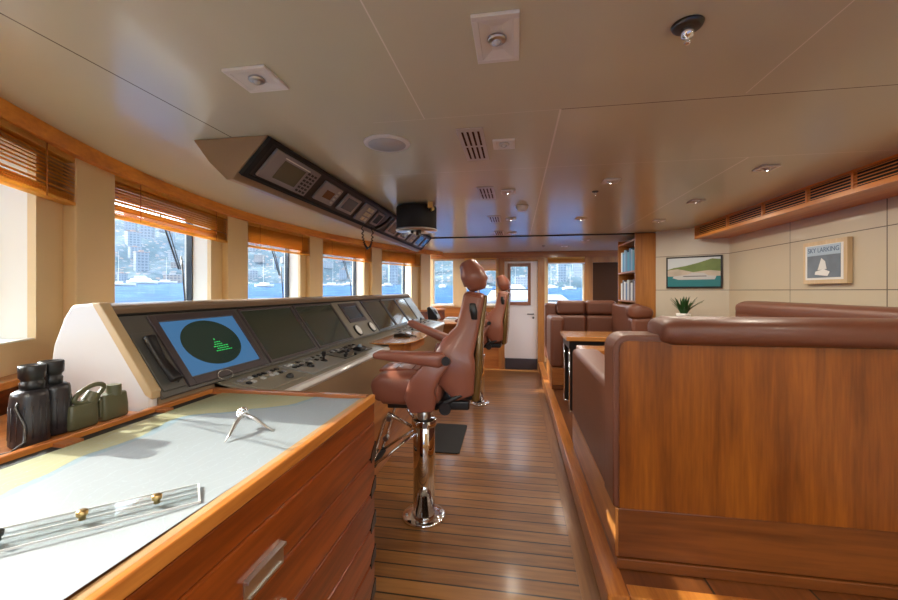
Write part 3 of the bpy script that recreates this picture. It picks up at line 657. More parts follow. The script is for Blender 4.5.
# telephone handset at the near end
hs = thing('telephone_handset', 'black telephone handset in its cradle at the near end of the helm console', 'handset', tuple(F(1.37, 1.10, .006)))
panel(MB(), 1.318, 1.425, 1.06, 1.275, .0045, .012).build('cradle', M['console_panel'], hs, bevel=.002)
rs = []
MB().pad([tuple(F(1.355, 1.245, .045))+(.05, .030), tuple(F(1.355, 1.215, .040))+(.046, .026), tuple(F(1.357, 1.16, .034))+(.036, .022), tuple(F(1.36, 1.105, .040))+(.044, .026), tuple(F(1.362, 1.075, .046))+(.05, .032)], W=(0, 1, 0), e=.6).build('handset', M['black'], hs)
MB().tube([F(1.385+.012*math.sin(k*.9), 1.075+.14*k/30, .017+.004*math.cos(k*.9)) for k in range(30)], .0025, 6).build('cord', M['black_matte'], hs)

# desk surface
dsk = MB().prism([(-1.335, 1.02), (-1.335, 1.040), (-1.06, .995), (-1.035, .985), (-1.035, .962)], 'Y', YD, Y1).build('desk', M['desk_surface'], con)
MB().prism([(-1.055, .994), (-1.03, .990), (-1.02, .972), (-1.03, .955), (-1.055, .955)], 'Y', YD, Y1+.03).build('front_edge', M['console_cream'], con, bevel=.004)
def DZ(x): return 1.040-(x+1.335)*-0.0-(x+1.335)*.1636
def dbox(mb, x0, x1, y0, y1, h, mi=0, base=-.0005):
    vs = [(x, y, DZ(x)+o) for x in (x0, x1) for y in (y0, y1) for o in (base, h)]
    return mb.add(vs, [(0, 1, 3, 2), (4, 6, 7, 5), (0, 4, 5, 1), (2, 3, 7, 6), (0, 2, 6, 4), (1, 5, 7, 3)], False, mi)
for (x0, x1, y0, y1, mt) in ((-1.29, -1.09, 1.62, 1.95, 'desk_surface'), (-1.29, -1.08, 2.0, 2.42, 'panel_grey'), (-1.28, -1.10, 2.47, 2.95, 'console_panel'), (-1.28, -1.12, 3.98, 5.45, 'panel_grey')):
    cp = dbox(MB(), x0, x1, y0, y1, .006).build('control_panel', M[mt], con, bevel=.002)
    rr = random.Random(int(y0*10))
    nb = int((y1-y0)/.035)
    for i in range(nb):
        for j in range(2):
            if rr.random() < .25: continue
            yy = y0+.02+i*.035; xx = x0+.03+j*.045
            dbox(MB(), xx, xx+.02, yy, yy+.018, .013, base=.005).build('button', M[rr.choice(['black', 'black', 'black', 'grey_device', 'desk_surface', 'pale_grey'])], cp)
def lever(x, y, h=.06):
    l = MB().lathe([(.024, -.002), (.024, .006), (.016, .012), (.006, .016), (.005, h), (.001, h+.001)], (x, y, DZ(x)), 18).build('joystick', M['black'], con)
    MB().pad([(x, y, DZ(x)+h-.004, .026, .016), (x, y, DZ(x)+h+.03, .03, .02)], W=(0, 1, 0), e=.7, n=16).build('grip', M['black'], l)
lever(-1.17, 2.30, .035); lever(-1.20, 4.55, .07); lever(-1.20, 4.95, .06); lever(-1.14, 4.30, .03)
MB().ball((-1.16, 2.12, DZ(-1.16)+.008), .022, 16).build('trackball', M['black'], con)
MB().ball((-1.13, 1.86, DZ(-1.13)+.008), .020, 16).build('trackball', M['black'], con)
for x, y in ((-1.12, 2.50), (-1.14, 2.56), (-1.10, 2.62), (-1.17, 2.66)):
    MB().lathe([(.010, 0), (.010, .018), (.007, .022)], (x, y, DZ(x)+.004), 12).build('switch_knob', M['black'], con)
ms = thing('computer_mouse', 'black trackball mouse on the console desk, in front of the third screen', 'mouse', (-1.14, 2.80, DZ(-1.14)))
MB().pad([(-1.14, 2.74, DZ(-1.14)+.016, .065, .03), (-1.14, 2.80, DZ(-1.14)+.020, .075, .040), (-1.14, 2.86, DZ(-1.14)+.014, .06, .026)], W=(1, 0, 0), e=.8).build('body', M['black'], ms)
MB().ball((-1.13, 2.77, DZ(-1.13)+.036), .018, 16).build('ball', plain('mouse_ball', (.25, .33, .42), .15, 0, .5), ms)
# wooden extension leaf
lf = [(-1.03, 3.13), (-.90, 3.20), (-.86, 3.30), (-.84, 3.55), (-.86, 3.80), (-.90, 3.98), (-.93, 4.05), (-1.03, 4.10), (-1.33, 4.05), (-1.33, 3.13)]
MB().prism(lf, 'Z', 1.006, 1.018).build('wooden_leaf', M['table_wood'], con, bevel=.003)
MB().prism([(-1.03, 3.14), (-.92, 3.22), (-.89, 3.32), (-.87, 3.55), (-.89, 3.80), (-.92, 3.95), (-1.03, 4.08)], 'Z', .93, 1.006).build('leaf_support', M['plinth_wood_y'], con)
dc = thing('handheld_remote', 'black handheld remote lying on the wooden leaf in the middle of the console', 'remote', (-1.05, 3.62, 1.0185))
MB().prism([(-1.13, 1.0185), (-1.12, 1.045), (-1.06, 1.055), (-.98, 1.036), (-.96, 1.0185)], 'Y', 3.57, 3.67).build('body', M['black'], dc, bevel=.008, seg=3)
MB().tube([(-.98, 3.62, 1.03), (-.94, 3.63, 1.026), (-.92, 3.62, 1.022)], .005, 6).build('cable', M['black'], dc)
# front apron below the desk
MB().prism([(-1.03, .955), (-1.05, .955), (-1.10, .62), (-1.085, .60)], 'Y', YD+.01, Y1).build('leather_apron', M['console_tan'], con)
MB().prism([(-1.099, 0), (-1.098, .60), (-1.085, .60), (-1.085, 0)], 'Y', YD+.01, Y1).build('lower_front', M['plinth_wood_y'], con)
MB().prism([(-1.3, .93), (-1.3, .988), (-1.085, .957), (-1.085, .93)], 'Y', Y1+.034, Y1+.04).build('end_cap', M['console_cream'], con)

# far desk under the corner windows
fd = thing('corner_desk', 'low wooden desk in the far left corner beyond the console', 'desk', (-1.15, 6.85, 0))
MB().prism([(-1.42, 6.35), (-.80, 6.35), (-.75, 7.40), (-1.16, 7.40), (-1.36, 7.0)], 'Z', .88, .92).build('top', M['wall_wood_x'], fd, bevel=.004)
MB().prism([(-1.38, 6.40), (-.84, 6.40), (-.80, 7.36), (-1.12, 7.36), (-1.32, 7.0)], 'Z', 0, .88).build('body', M['wall_wood_x'], fd)
pp = thing('paper_stack', 'stack of white papers on the corner desk beyond the console', 'papers', (-1.05, 6.7, .92))
MB().box(-1.2, -.92, 6.55, 6.85, .9205, .97).build('sheets', M['paper'], pp, bevel=.003)
MB().box(-1.19, -1.0, 6.6, 6.9, .971, .99).build('folder', M['pale_grey'], pp, bevel=.003)
rp = thing('radio_telephone', 'black desk radio telephone standing past the far end of the console', 'telephone', (-1.30, 6.2, 0))
MB().prism([(-1.36, 0), (-1.22, 0), (-1.22, 1.0), (-1.36, 1.0)], 'Y', 6.1, 6.3).build('stand', M['console_tan'], rp)
MB().prism([(-1.36, 1.0), (-1.20, 1.0), (-1.22, 1.06), (-1.34, 1.20), (-1.38, 1.18)], 'Y', 6.08, 6.32).build('body', M['black'], rp, bevel=.01, seg=3)
MB().cyl((-1.27, 6.2, 1.13), (-1.255, 6.2, 1.14), .05).build('dial', M['grey_device'], rp)
MB().tube([(-.93, 7.42, 1.18), (-.93, 7.40, 1.26), (-.90, 7.40, 1.34)], .006, 6)

# ------------------------------------------------------------------ helm chairs (facing the console, -x)
def make_chair():
    t = thing('helm_chair', '', 'chair', (0, 0, 0), 'helm chairs behind the console')
    bp = MB().lathe([(.140, 0), (.140, .010), (.134, .018), (.074, .024)], (0, 0, 0), 40).build('base_plate', M['chrome'], t)
    for k in range(6):
        a = 2*PI*k/6+.3; MB().cyl((.112*math.cos(a), .112*math.sin(a), .016), (.112*math.cos(a), .112*math.sin(a), .026), .009, .008, 8).build('bolt', M['steel'], bp)
    MB().lathe([(.070, .02), (.070, .60), (.066, .605)], (0, 0, 0), 36).build('column', M['chrome'], t)
    MB().lathe([(.044, .55), (.044, .74)], (0, 0, 0), 24).build('piston', M['steel'], t)
    cl = MB().lathe([(.078, .585), (.080, .59), (.080, .625), (.074, .632)], (0, 0, 0), 32).build('collar', M['chrome'], t)
    MB().cyl((.02, -.10, .61), (.02, -.07, .61), .016, .016, 12).build('clamp_knob', M['steel'], cl)
    MB().box(-.20, .12, -.16, .16, .735, .765).build('seat_frame', M['dark_metal'], t, bevel=.006)
    # footrest: chrome loops hung from the collar, with a rubber tread
    fr = MB()
    for sy in (-.15, .13):
        fr.tube([(-.07, sy*.5, .60), (-.16, sy, .68), (-.19, sy, .70), (-.22, sy, .66), (-.30, sy, .40), (-.31, sy, .37)], .011, 10)
        fr.tube([(-.05, sy*.4, .55), (-.20, sy*.9, .44), (-.30, sy*.9, .37)], .009, 8)
    fr.tube([(-.31, -.15, .37), (-.32, 0, .365), (-.31, .13, .37)], .011, 10)
    fo = fr.build('footrest', M['chrome'], t)
    MB().box(-.40, -.28, -.14, .12, .355, .372).build('tread', M['rubber'], fo, bevel=.006)
    MB().cyl((-.21, -.17, .55), (-.21, -.13, .55), .017, .017, 12).cyl((-.19, -.17, .67), (-.19, -.13, .67), .015, .015, 12).build('pivot', M['steel'], fo)
    # seat
    se = MB().pad([(-.285, 0, .842, .47, .155), (-.22, 0, .862, .50, .19), (-.05, 0, .865, .50, .20), (.14, 0, .850, .46, .18)], e=.35, cap=.6).build('seat', M['chair_leather'], t)
    MB().pad([(-.26, 0, .955, .26, .02), (-.15, 0, .962, .28, .022), (.06, 0, .955, .27, .02)], e=.4).build('seat_inset', M['chair_leather'], se)
    sm = MB()
    for x in (-.15, -.05, .05): sm.tube([(x, -.13, .9715), (x, 0, .9725), (x, .13, .9715)], .0022, 5)
    sm.build('seam', M['seam'], se)
    # backrest: swept pad, lumbar broad, reclined
    bk = MB().pad([(.285, 0, .79, .36, .10), (.245, 0, .88, .44, .16), (.215, 0, .98, .47, .235), (.215, 0, 1.06, .47, .25), (.245, 0, 1.12, .45, .20), (.285, 0, 1.20, .40, .155), (.312, 0, 1.32, .35, .15), (.332, 0, 1.44, .31, .145)], e=.5, n=36, cap=.5).build('backrest', M['chair_leather'], t)
    for sy in (-1, 1):
        MB().pad([(.27, sy*.20, .82, .06, .13), (.225, sy*.215, .94, .07, .23), (.205, sy*.22, 1.04, .07, .26), (.235, sy*.205, 1.12, .06, .20), (.29, sy*.175, 1.22, .05, .13), (.33, sy*.15, 1.42, .045, .11)], e=.8, n=24).build('side_bolster', M['chair_leather'], bk)
    MB().pad([(.330, 0, .78, .30, .06), (.350, 0, 1.0, .42, .06), (.362, 0, 1.2, .36, .045), (.395, 0, 1.42, .26, .025)], e=.5).build('back_shell', M['chair_shell'], t)
    hb = MB().pad([(.350, 0, 1.450, .25, .13), (.335, 0, 1.50, .27, .16), (.308, 0, 1.56, .26, .155), (.272, 0, 1.635, .22, .12)], e=.65, n=36, cap=.62).build('headrest', M['chair_leather'], t)
    MB().cyl((.345, -.05, 1.40), (.35, -.05, 1.47), .008).cyl((.345, .05, 1.40), (.35, .05, 1.47), .008).build('headrest_post', M['chrome'], hb)
    lv = MB().pad([(.318, -.192, 1.375, .035, .022), (.325, -.198, 1.33, .045, .03), (.33, -.192, 1.28, .035, .02)], W=(1, 0, 0), e=.8).build('recline_lever', M['black'], t)
    # armrests
    for sy, raised in ((-1, 0), (1, 1)):
        y = sy*.275
        if not raised:
            path = [(-.25, y, 1.073, .085, .040), (-.22, y, 1.078, .092, .048), (0, y, 1.063, .095, .070), (.165, y, 1.052, .09, .088)]
        else:
            path = [(-.16, y, 1.225, .085, .04), (-.12, y, 1.21, .09, .05), (.03, y, 1.145, .09, .06), (.17, y, 1.085, .09, .07)]
        ar = MB().pad(path, e=.55, n=24, cap=.9).build('armrest', M['chair_leather'], t)
        MB().cyl((.175, y+sy*.045, 1.055), (.175, y+sy*.062, 1.055), .026, .024, 18).build('pivot_cap', M['black'], ar)
        MB().pad([(.12, sy*.25, 1.05, .055, .15), (.08, sy*.265, .98, .06, .13), (.03, sy*.268, .90, .06, .16), (.02, sy*.262, .83, .06, .19), (.03, sy*.25, .745, .055, .15)], e=.55, n=24).build('side_bracket', M['chair_leather'], ar)
    ad = MB().box(.10, .30, -.20, .05, .745, .80)
    ad.build('adjuster', M['black'], t, bevel=.012, seg=3)
    MB().tube([(.10, -.22, .76), (.17, -.225, .80), (.25, -.22, .84), (.31, -.2, .82)], .016, 8).cyl((.16, -.24, .76), (.16, -.19, .76), .035, .03, 16).build('adjuster_wheel', M['black'], t)
    return t
c1 = make_chair(); c1.location = (-.587, 2.51, 0); c1.rotation_euler = (0, 0, R(4))
c1['label'] = 'near red brown leather helm chair on a chrome pedestal, facing the console'
dup(c1, (-.48, 5.15, 0), R(-4), 'far red brown leather helm chair, partly hidden behind the nearer helm chair')

# ------------------------------------------------------------------ settees
LZ = .15
def settee_parts(root, panels=True): pass
# near settee: its wooden back faces the camera
s1 = thing('settee', 'near leather settee with a broad wooden back panel facing the camera', 'sofa', (1.3, 2.5, .15))
PY = 1.98
MB().box(.47, 2.26, PY, 2.85, .205, .43).build('plinth', M['plinth_wood'], s1, bevel=.003)
MB().box(.455, .47, PY-.002, 3.43, .205, .43).box(.47, .62, 2.85, 3.43, .205, .43).build('side_plinth', M['plinth_wood_y'], s1, bevel=.003)
MB().box(.462, 2.26, PY-.008, 2.85, .151, .20).box(.462, .62, 2.85, 3.43, .151, .20).build('base_moulding', M['plinth_wood'], s1, bevel=.004)
# leather surround with rounded top left corner, and inset wooden panel
def arc_poly(x0, x1, z0, z1, r, n=8):
    p = [(x1, z0), (x0, z0)]
    p += [(x0+r-r*math.cos(PI/2*k/n), z1-r+r*math.sin(PI/2*k/n)) for k in range(n+1)] + [(x1, z1)]
    return p
MB().prism(arc_poly(.447, 2.26, .432, 1.243, .075), 'Y', PY, PY+.20).build('leather_surround', M['leather'], s1, bevel=.012, seg=4)
MB().prism(arc_poly(.472, 2.262, .434, 1.216, .045), 'Y', PY-.010, PY+.01).build('back_panel', M['panel_wood'], s1, bevel=.003)
MB().pad([(.648, 2.05, 1.262, .26, .12), (.70, 2.05, 1.262, .28, .13), (1.4, 2.05, 1.262, .28, .13), (2.24, 2.05, 1.262, .28, .13)], W=(0, 1, 0), e=.7, n=40, cap=.6).build('bolster', M['leather'], s1)
MB().box(.449, .66, PY+.17, 3.42, .43, .975).build('arm', M['leather'], s1, bevel=.035, seg=5)
MB().box(.66, 2.0, 2.18, 2.85, .43, .60).build('seat_cushion', M['leather'], s1, bevel=.04, seg=4)
MB().box(.66, 1.99, 2.17, 2.34, .60, 1.2).build('back_cushion', M['leather'], s1, bevel=.04, seg=4)
# right settee along the panelled wall
s2 = thing('settee', 'leather settee along the panelled wall under the framed poster, only its back top showing', 'sofa', (2.0, 3.6, .15))
MB().box(1.5, 2.26, 2.87, 4.28, .151, .43).build('plinth', M['plinth_wood_y'], s2, bevel=.003)
MB().box(1.45, 2.0, 2.88, 4.27, .43, .60).build('seat_cushion', M['leather'], s2, bevel=.04, seg=4)
MB().box(2.0, 2.26, 2.36, 4.14, .43, 1.30).build('backrest', M['leather'], s2, bevel=.05, seg=5)
MB().pad([(2.12, 4.13, 1.27, .24, .14), (2.12, 4.05, 1.28, .25, .15), (2.12, 3.0, 1.28, .25, .15), (2.12, 2.37, 1.28, .25, .15)], W=(1, 0, 0), e=.6, n=32).build('bolster', M['leather'], s2)
# far settee facing the camera
s3 = thing('settee', 'far leather settee facing the camera in front of the bookcase and the far windows', 'sofa', (1.1, 5.8, .15))
MB().box(.47, 1.62, 5.42, 6.35, .205, .43).build('plinth', M['wall_wood_x'], s3, bevel=.003)
MB().box(.455, .47, 5.42, 6.35, .151, .43).build('side_plinth', M['plinth_wood_y'], s3, bevel=.003)
MB().box(.462, 1.62, 5.41, 6.35, .151, .20).build('base_moulding', M['plinth_wood'], s3, bevel=.004)
MB().box(.44, .62, 5.43, 6.15, .43, 1.10).build('arm', M['leather'], s3, bevel=.05, seg=5)
MB().box(.42, .60, 6.15, 6.36, .43, 1.26).build('back_end', M['leather'], s3, bevel=.04, seg=4)
for a, b in ((.585, .985), (.99, 1.41)):
    MB().box(a, b, 6.02, 6.20, 1.10, 1.305).build('back_cushion', M['leather'], s3, bevel=.05, seg=5)
    MB().box(a, b, 5.98, 6.18, .62, 1.09).build('lower_cushion', M['leather'], s3, bevel=.04, seg=5)
MB().box(.62, 1.42, 5.44, 6.0, .43, .62).build('seat_cushion', M['leather'], s3, bevel=.04, seg=4)
MB().box(.60, 1.42, 6.19, 6.36, .43, 1.24).build('backrest', M['leather'], s3, bevel=.04, seg=4)
MB().box(1.33, 1.64, 4.97, 5.19, .151, 1.13).build('corner_arm', M['leather'], s3, bevel=.05, seg=5)
MB().pad([(1.29, 5.07, 1.20, .22, .18), (1.40, 5.07, 1.20, .24, .19), (1.58, 5.08, 1.175, .22, .14)], W=(0, 1, 0), e=.6, cap=.9).build('corner_cushion', M['leather'], s3)
MB().box(1.34, 1.428, 5.10, 6.2, .43, 1.27).build('side_back', M['leather'], s3, bevel=.04, seg=5)

# ------------------------------------------------------------------ tables
def table(name, label, x0, x1, y0, y1, z, legs):
    t = thing(name, label, 'table', ((x0+x1)/2, (y0+y1)/2, .15), 'wooden tables between the settees')
    MB().box(x0, x1, y0, y1, z-.045, z).build('tabletop', M['table_wood'], t, bevel=.004)
    MB().box(x0+.03, x1-.03, y0+.03, y1-.03, z-.13, z-.045).build('apron', M['black'], t)
    for lx, ly in legs:
        l = MB().box(lx-.035, lx+.035, ly-.035, ly+.035, .17, z-.13).build('leg', M['black'], t, bevel=.004)
        MB().lathe([(.04, 0), (.04, .006), (.018, .014), (.014, .03), (.014, .05)], (lx, ly, .151), 18).build('foot', M['chrome'], l)
        MB().tube([(lx-.045, ly-.045, .17), (lx-.045, ly-.045, z-.13)], .009, 10).build('steel_edge', M['chrome'], l)
    return t
table('dining_table', 'wooden table with black legs in front of the far settee', .52, 1.30, 4.38, 5.0, .96, [(.60, 4.46), (1.22, 4.46), (.60, 4.92), (1.22, 4.92)])
table('dining_table', 'wooden table with black legs just past the arm of the near settee', .53, 1.30, 3.46, 3.76, .955, [(.60, 3.55), (1.22, 3.55), (.60, 3.68), (1.22, 3.68)])

# ------------------------------------------------------------------ wall things
def on_panel(s, z, off):    # along the angled panel: s metres from its bookcase end
    e = (p0-p1).normalized(); n = Vector((e.y, -e.x, 0)); n = n if n.y < 0 else -n
    v = p1+e*s+n*off; return Vector((v.x, v.y, z))
sp0 = (Vector((1.754, 5.11, 0))-p1).length; sp1 = (Vector((2.224, 4.812, 0))-p1).length
def pslab(s0, s1, z0, z1, o0, o1):
    vs = [on_panel(s, z, o) for s in (s0, s1) for z in (z0, z1) for o in (o0, o1)]
    return MB().add(vs, [(0, 1, 3, 2), (4, 6, 7, 5), (0, 4, 5, 1), (2, 3, 7, 6), (0, 2, 6, 4), (1, 5, 7, 3)])
pa = thing('framed_photograph', 'black framed photograph of a yacht on green water, on the angled panel', 'picture', tuple(on_panel((sp0+sp1)/2, 1.475, .02)))
MBf = pslab(sp0, sp1, 1.475, 1.84, .001, .02); MBf.build('frame', M['black'], pa, bevel=.003)
# painted scene in layers: sky, hill, beach, water, hull
lay = [('print', 'sky_print', (.62, .70, .78), 1.495, 1.82), ]
def pmat(name, col): return plain(name, col, .35)
def prt(name, mat, poly, off):
    L_ = sp1-sp0; n_ = on_panel(0, 0, 1)-on_panel(0, 0, 0)
    q = [on_panel(sp0+.018+(L_-.036)*u, 1.495+.327*v, off) for u, v in poly]
    return MB().quadbox([tuple(v) for v in q], n_, .001).build(name, mat, pa)
prt('sky', pmat('photo_sky', (.60, .68, .74)), [(0, .6), (1, .6), (1, 1), (0, 1)], .0202)
prt('wooded_hill', plain('photo_hill', (.16, .24, .06), .4, var=.6), [(0, .35), (1, .35), (1, .92), (.85, .95), (.6, .82), (.35, .72), (.12, .66), (0, .6)], .0214)
prt('shore', plain('photo_shore', (.55, .48, .40), .4, var=.4), [(0, .34), (1, .34), (1, .52), (.8, .56), (.5, .50), (.2, .62), (0, .58)], .0226)
prt('water', pmat('photo_water', (.02, .20, .24)), [(0, 0), (1, 0), (1, .36), (0, .36)], .0238)
prt('yacht', pmat('photo_yacht', (.55, .56, .58)), [(.10, .30), (.22, .24), (.90, .24), (.93, .36), (.78, .38), (.70, .47), (.48, .48), (.40, .42), (.12, .36)], .025)
prt('yacht_windows', pmat('photo_yacht_dark', (.05, .06, .08)), [(.30, .345), (.76, .345), (.74, .37), (.32, .37)], .0262)

po = thing('framed_poster', 'pale wood framed poster of a white sailing boat on dark water, on the panelled wall', 'picture', (2.26, 3.375, 1.50))
ya, yb = 3.16, 3.59
MB().box(2.235, 2.269, ya, yb, 1.50, 1.82).build('frame', wood('pale_frame', (.75, .58, .36), (.6, .44, .25), 'Z', 1, .4, .1), po, bevel=.003)
def pb(name, mat, x, poly):    # u: 0 at far (left in view) ... 1 near ; v up
    q = [(x, yb-.03-(yb-ya-.06)*u, 1.53+.26*v) for u, v in poly]
    return MB().quadbox(q, (-1, 0, 0), .001).build(name, mat, po)
pb('mat_board', M['paper'], 2.2345, [(0, 0), (1, 0), (1, 1), (0, 1)])
pb('sea_print', plain('poster_sea', (.17, .22, .28), .4, var=.5, bscale=90), 2.2333, [(.06, .06), (.94, .06), (.94, .98), (.06, .98)])
pb('sky_print', pmat('poster_sky', (.42, .55, .68)), 2.2321, [(.06, .70), (.94, .70), (.94, .98), (.06, .98)])
pb('boat_hull', pmat('poster_white', (.85, .86, .86)), 2.2309, [(.28, .15), (.62, .10), (.68, .22), (.52, .30), (.30, .24)])
pb('boat_sail', pmat('poster_sail', (.80, .82, .82)), 2.2309, [(.36, .28), (.60, .30), (.56, .52), (.46, .62)])
tx = bpy.data.curves.new('poster_title', 'FONT'); tx.body = 'SKY LARKING'; tx.size = .050; tx.extrude = .0006; tx.align_x = 'CENTER'
to = bpy.data.objects.new('poster_title', tx); C.objects.link(to)
tx.materials.append(pmat('poster_title_blue', (.06, .12, .25)))
to.matrix_world = Matrix.Translation((2.2308, (ya+yb)/2, 1.735)) @ Matrix(((0, 0, -1, 0), (-1, 0, 0, 0), (0, 1, 0, 0), (0, 0, 0, 1)))
bpy.context.view_layer.update()
dg = bpy.context.evaluated_depsgraph_get(); me = bpy.data.meshes.new_from_object(to.evaluated_get(dg))
mw = to.matrix_world.copy(); bpy.data.objects.remove(to); me.transform(Matrix.Translation(-Vector(po.location)) @ mw)
me.transform(Matrix.Identity(4))
oo = bpy.data.objects.new('poster_title', me); C.objects.link(oo); oo.parent = po

# plant on a low side shelf against the angled panel
sh = thing('corner_shelf', 'pale shelf unit against the angled panel, carrying the potted plant', 'shelf', (1.85, 4.75, .151))
MB().prism([(1.69, 5.12), (1.69, 4.80), (2.2, 4.45), (2.25, 4.45), (2.25, 4.74)], 'Z', 1.06, 1.10).build('top', M['wall_wood_x'], sh, bevel=.003)
MB().prism([(1.70, 5.11), (1.70, 4.84), (2.2, 4.49), (2.24, 4.49), (2.24, 4.73)], 'Z', .151, 1.06).build('body', M['wall_wood_z'], sh)
pl = thing('potted_plant', 'spiky green potted plant below the framed yacht photograph', 'plant', (1.80, 4.74, 1.10))
MB().lathe([(.05, 0), (.07, .08), (.075, .10), (.066, .10), (.06, .08), (.001, .08)], (1.80, 4.74, 1.1005), 24).build('pot', M['white'], pl)
lv = MB(); rr = random.Random(5)
for k in range(34):
    a = rr.uniform(0, 2*PI); ln = rr.uniform(.13, .24); sp = rr.uniform(.25, .85); w = rr.uniform(.013, .020)
    ds = Vector((math.cos(a), math.sin(a), 0)); sd = Vector((-ds.y, ds.x, 0)); b0 = Vector((1.80, 4.74, 1.175))+ds*.02
    pts = [b0+ds*(ln*sp*q**1.4)+Vector((0, 0, ln*(q-.28*sp*q*q))) for q in (0, .25, .5, .75, 1)]
    ws = [w*.8, w, w*.85, w*.5, .0008]; vs = []
    for p, ww in zip(pts, ws): vs += [p-sd*ww, p+Vector((0, 0, -.003))+ds*.002, p+sd*ww]
    fs = []
    for i in range(4): fs += [(i*3, i*3+1, i*3+4, i*3+3), (i*3+1, i*3+2, i*3+5, i*3+4)]
    lv.add(vs, fs, True)
lv.build('leaves', M['leaf'], pl)

# wooden air vent box
vt = thing('air_vent_box', 'long wooden air grille box running along the top of the panelled wall', 'vent', (2.1, 3.0, 2.02))
XV = 1.95; ya, yb = .6, 4.83
MB().prism([(XV, 2.022), (2.269, 2.022), (2.269, 2.045), (XV, 2.04)], 'Y', ya, yb).build('soffit', M['vent_wood'], vt)
MB().box(XV, XV+.015, ya, yb, 2.04, 2.052).box(XV, XV+.015, ya, yb, 2.148, CZ-.001).box(XV, 2.269, yb, yb+.012, 2.022, CZ-.001).build('frame', M['vent_wood'], vt)
for k in range(5):
    z = 2.058+k*.019; MB().add([(XV+dx, y, z+dz) for y in (ya, yb) for dx, dz in ((0, 0), (0, .006), (.025, .014), (.025, .008))],
        [(0, 1, 2, 3), (4, 7, 6, 5), (0, 4, 5, 1), (1, 5, 6, 2), (2, 6, 7, 3), (3, 7, 4, 0)]).build('louvre', M['vent_wood'], vt)
for y in (4.15, 3.6, 3.1, 2.72, 2.3, 1.8, 1.3): box(XV-.002, XV+.02, y-.008, y+.008, 2.045, 2.155).build('upright', M['vent_wood'], vt)
MB().box(XV+.05, XV+.06, ya, yb, 2.045, CZ-.001).build('backing', M['black_matte'], vt)

# ------------------------------------------------------------------ ceiling things
def sqlight(x, y, w, l, label, rot=0, grp='square recessed ceiling lights', lens=True):
    t = thing('recessed_light', label, 'ceiling light', (0, 0, 0), grp)
    z = 0
    f = MB().box(-w/2, w/2, -l/2, -l/2+.018, -.010, 0).box(-w/2, w/2, l/2-.018, l/2, -.010, 0).box(-w/2, -w/2+.018, -l/2+.018, l/2-.018, -.010, 0).box(w/2-.018, w/2, -l/2+.018, l/2-.018, -.010, 0)
    f.build('frame', M['white'], t, bevel=.002)
    iw, il = w/2-.018, l/2-.018
    MB().add([(-iw, -il, -.009), (iw, -il, -.009), (iw, il, -.009), (-iw, il, -.009), (-iw*.35, -il*.6, -.001), (iw*.35, -il*.6, -.001), (iw*.35, il*.6, -.001), (-iw*.35, il*.6, -.001)],
             [(0, 1, 5, 4), (1, 2, 6, 5), (2, 3, 7, 6), (3, 0, 4, 7), (4, 5, 6, 7)]).build('reflector', M['white'], t)
    if lens:
        MB().lathe([(.022, -.012), (.026, -.008), (.026, -.003), (.024, -.002)], (0, 0, 0), 20).build('bezel', M['steel'], t)
        MB().ball((0, 0, -.008), .014, 14).build('bulb', M['lens'], t)
    t.location = (x, y, CZ-.001); t.rotation_euler = (0, 0, rot); return t
sqlight(-.055, 1.13, .125, .215, 'large square spotlight fitting in the ceiling at the top centre of the picture', R(0))
sqlight(-.857, 1.212, .15, .145, 'flat square recessed light in the ceiling above the chart table', R(0))
sqlight(-.06, 1.945, .105, .12, 'small square recessed light beside the slotted ceiling vent', 0)
for x, y, lb in ((-.06, 2.89, 'small square recessed light second in the row beside the slotted vents'), (-.055, 4.0, 'small square recessed light third in the row beside the slotted vents'), (-.05, 4.95, 'small square recessed light fourth in the row, close to the dark ceiling joint'),
               (.60, 2.72, 'square recessed light beside the small sprinkler right of the ceiling centre'), (1.42, 2.58, 'recessed light nearest the wooden air grille'), (1.40, 3.45, 'recessed light second along the wooden air grille'), (1.42, 4.35, 'recessed light farthest along the wooden air grille'), (.62, 4.1, 'recessed light in the far right of the ceiling, before the dark joint'),
               (.95, 5.85, 'recessed light beyond the dark ceiling joint, near the bookcase'), (.75, 6.6, 'recessed light beyond the dark ceiling joint, near the far window')):
    sqlight(x, y, .10, .10, lb)
def slotvent(x, y, w, l, lb):
    t = thing('ceiling_vent', lb, 'vent', (x, y, CZ-.001), 'slotted vents in a row on the ceiling')
    MB().box(x-w/2, x+w/2, y-l/2, y+l/2, CZ-.006, CZ-.001).build('plate', M['console_cream'], t, bevel=.002)
    s = MB()
    for k in range(4):
        xx = x-w*.30+k*w*.2-.004
        s.box(xx, xx+.009, y-l*.42, y-l*.03, CZ-.0075, CZ-.0058).box(xx, xx+.009, y+l*.03, y+l*.42, CZ-.0075, CZ-.0058)
    s.build('slot', M['dark_brown'], t)
slotvent(-.205, 1.95, .12, .43, 'largest slotted vent plate on the ceiling, nearest the camera')
slotvent(-.215, 2.92, .12, .35, 'second slotted vent plate on the ceiling')
slotvent(-.215, 4.0, .12, .35, 'third slotted vent plate on the ceiling')
slotvent(-.215, 4.95, .12, .30, 'last slotted vent plate before the dark ceiling joint')
spk = thing('ceiling_speaker', 'round white flush speaker in the ceiling near the overhead console', 'speaker', (-.616, 1.851, CZ-.001))
MB().lathe([(.088, -.009), (.092, -.010), (.108, -.007), (.112, -.0)], (-.616, 1.851, CZ-.001), 40).build('ring', M['white'], spk)
MB().lathe([(.001, -.0105), (.090, -.0095), (.090, -.006)], (-.616, 1.851, CZ-.001), 40).build('grille', M['pale_grey'], spk)
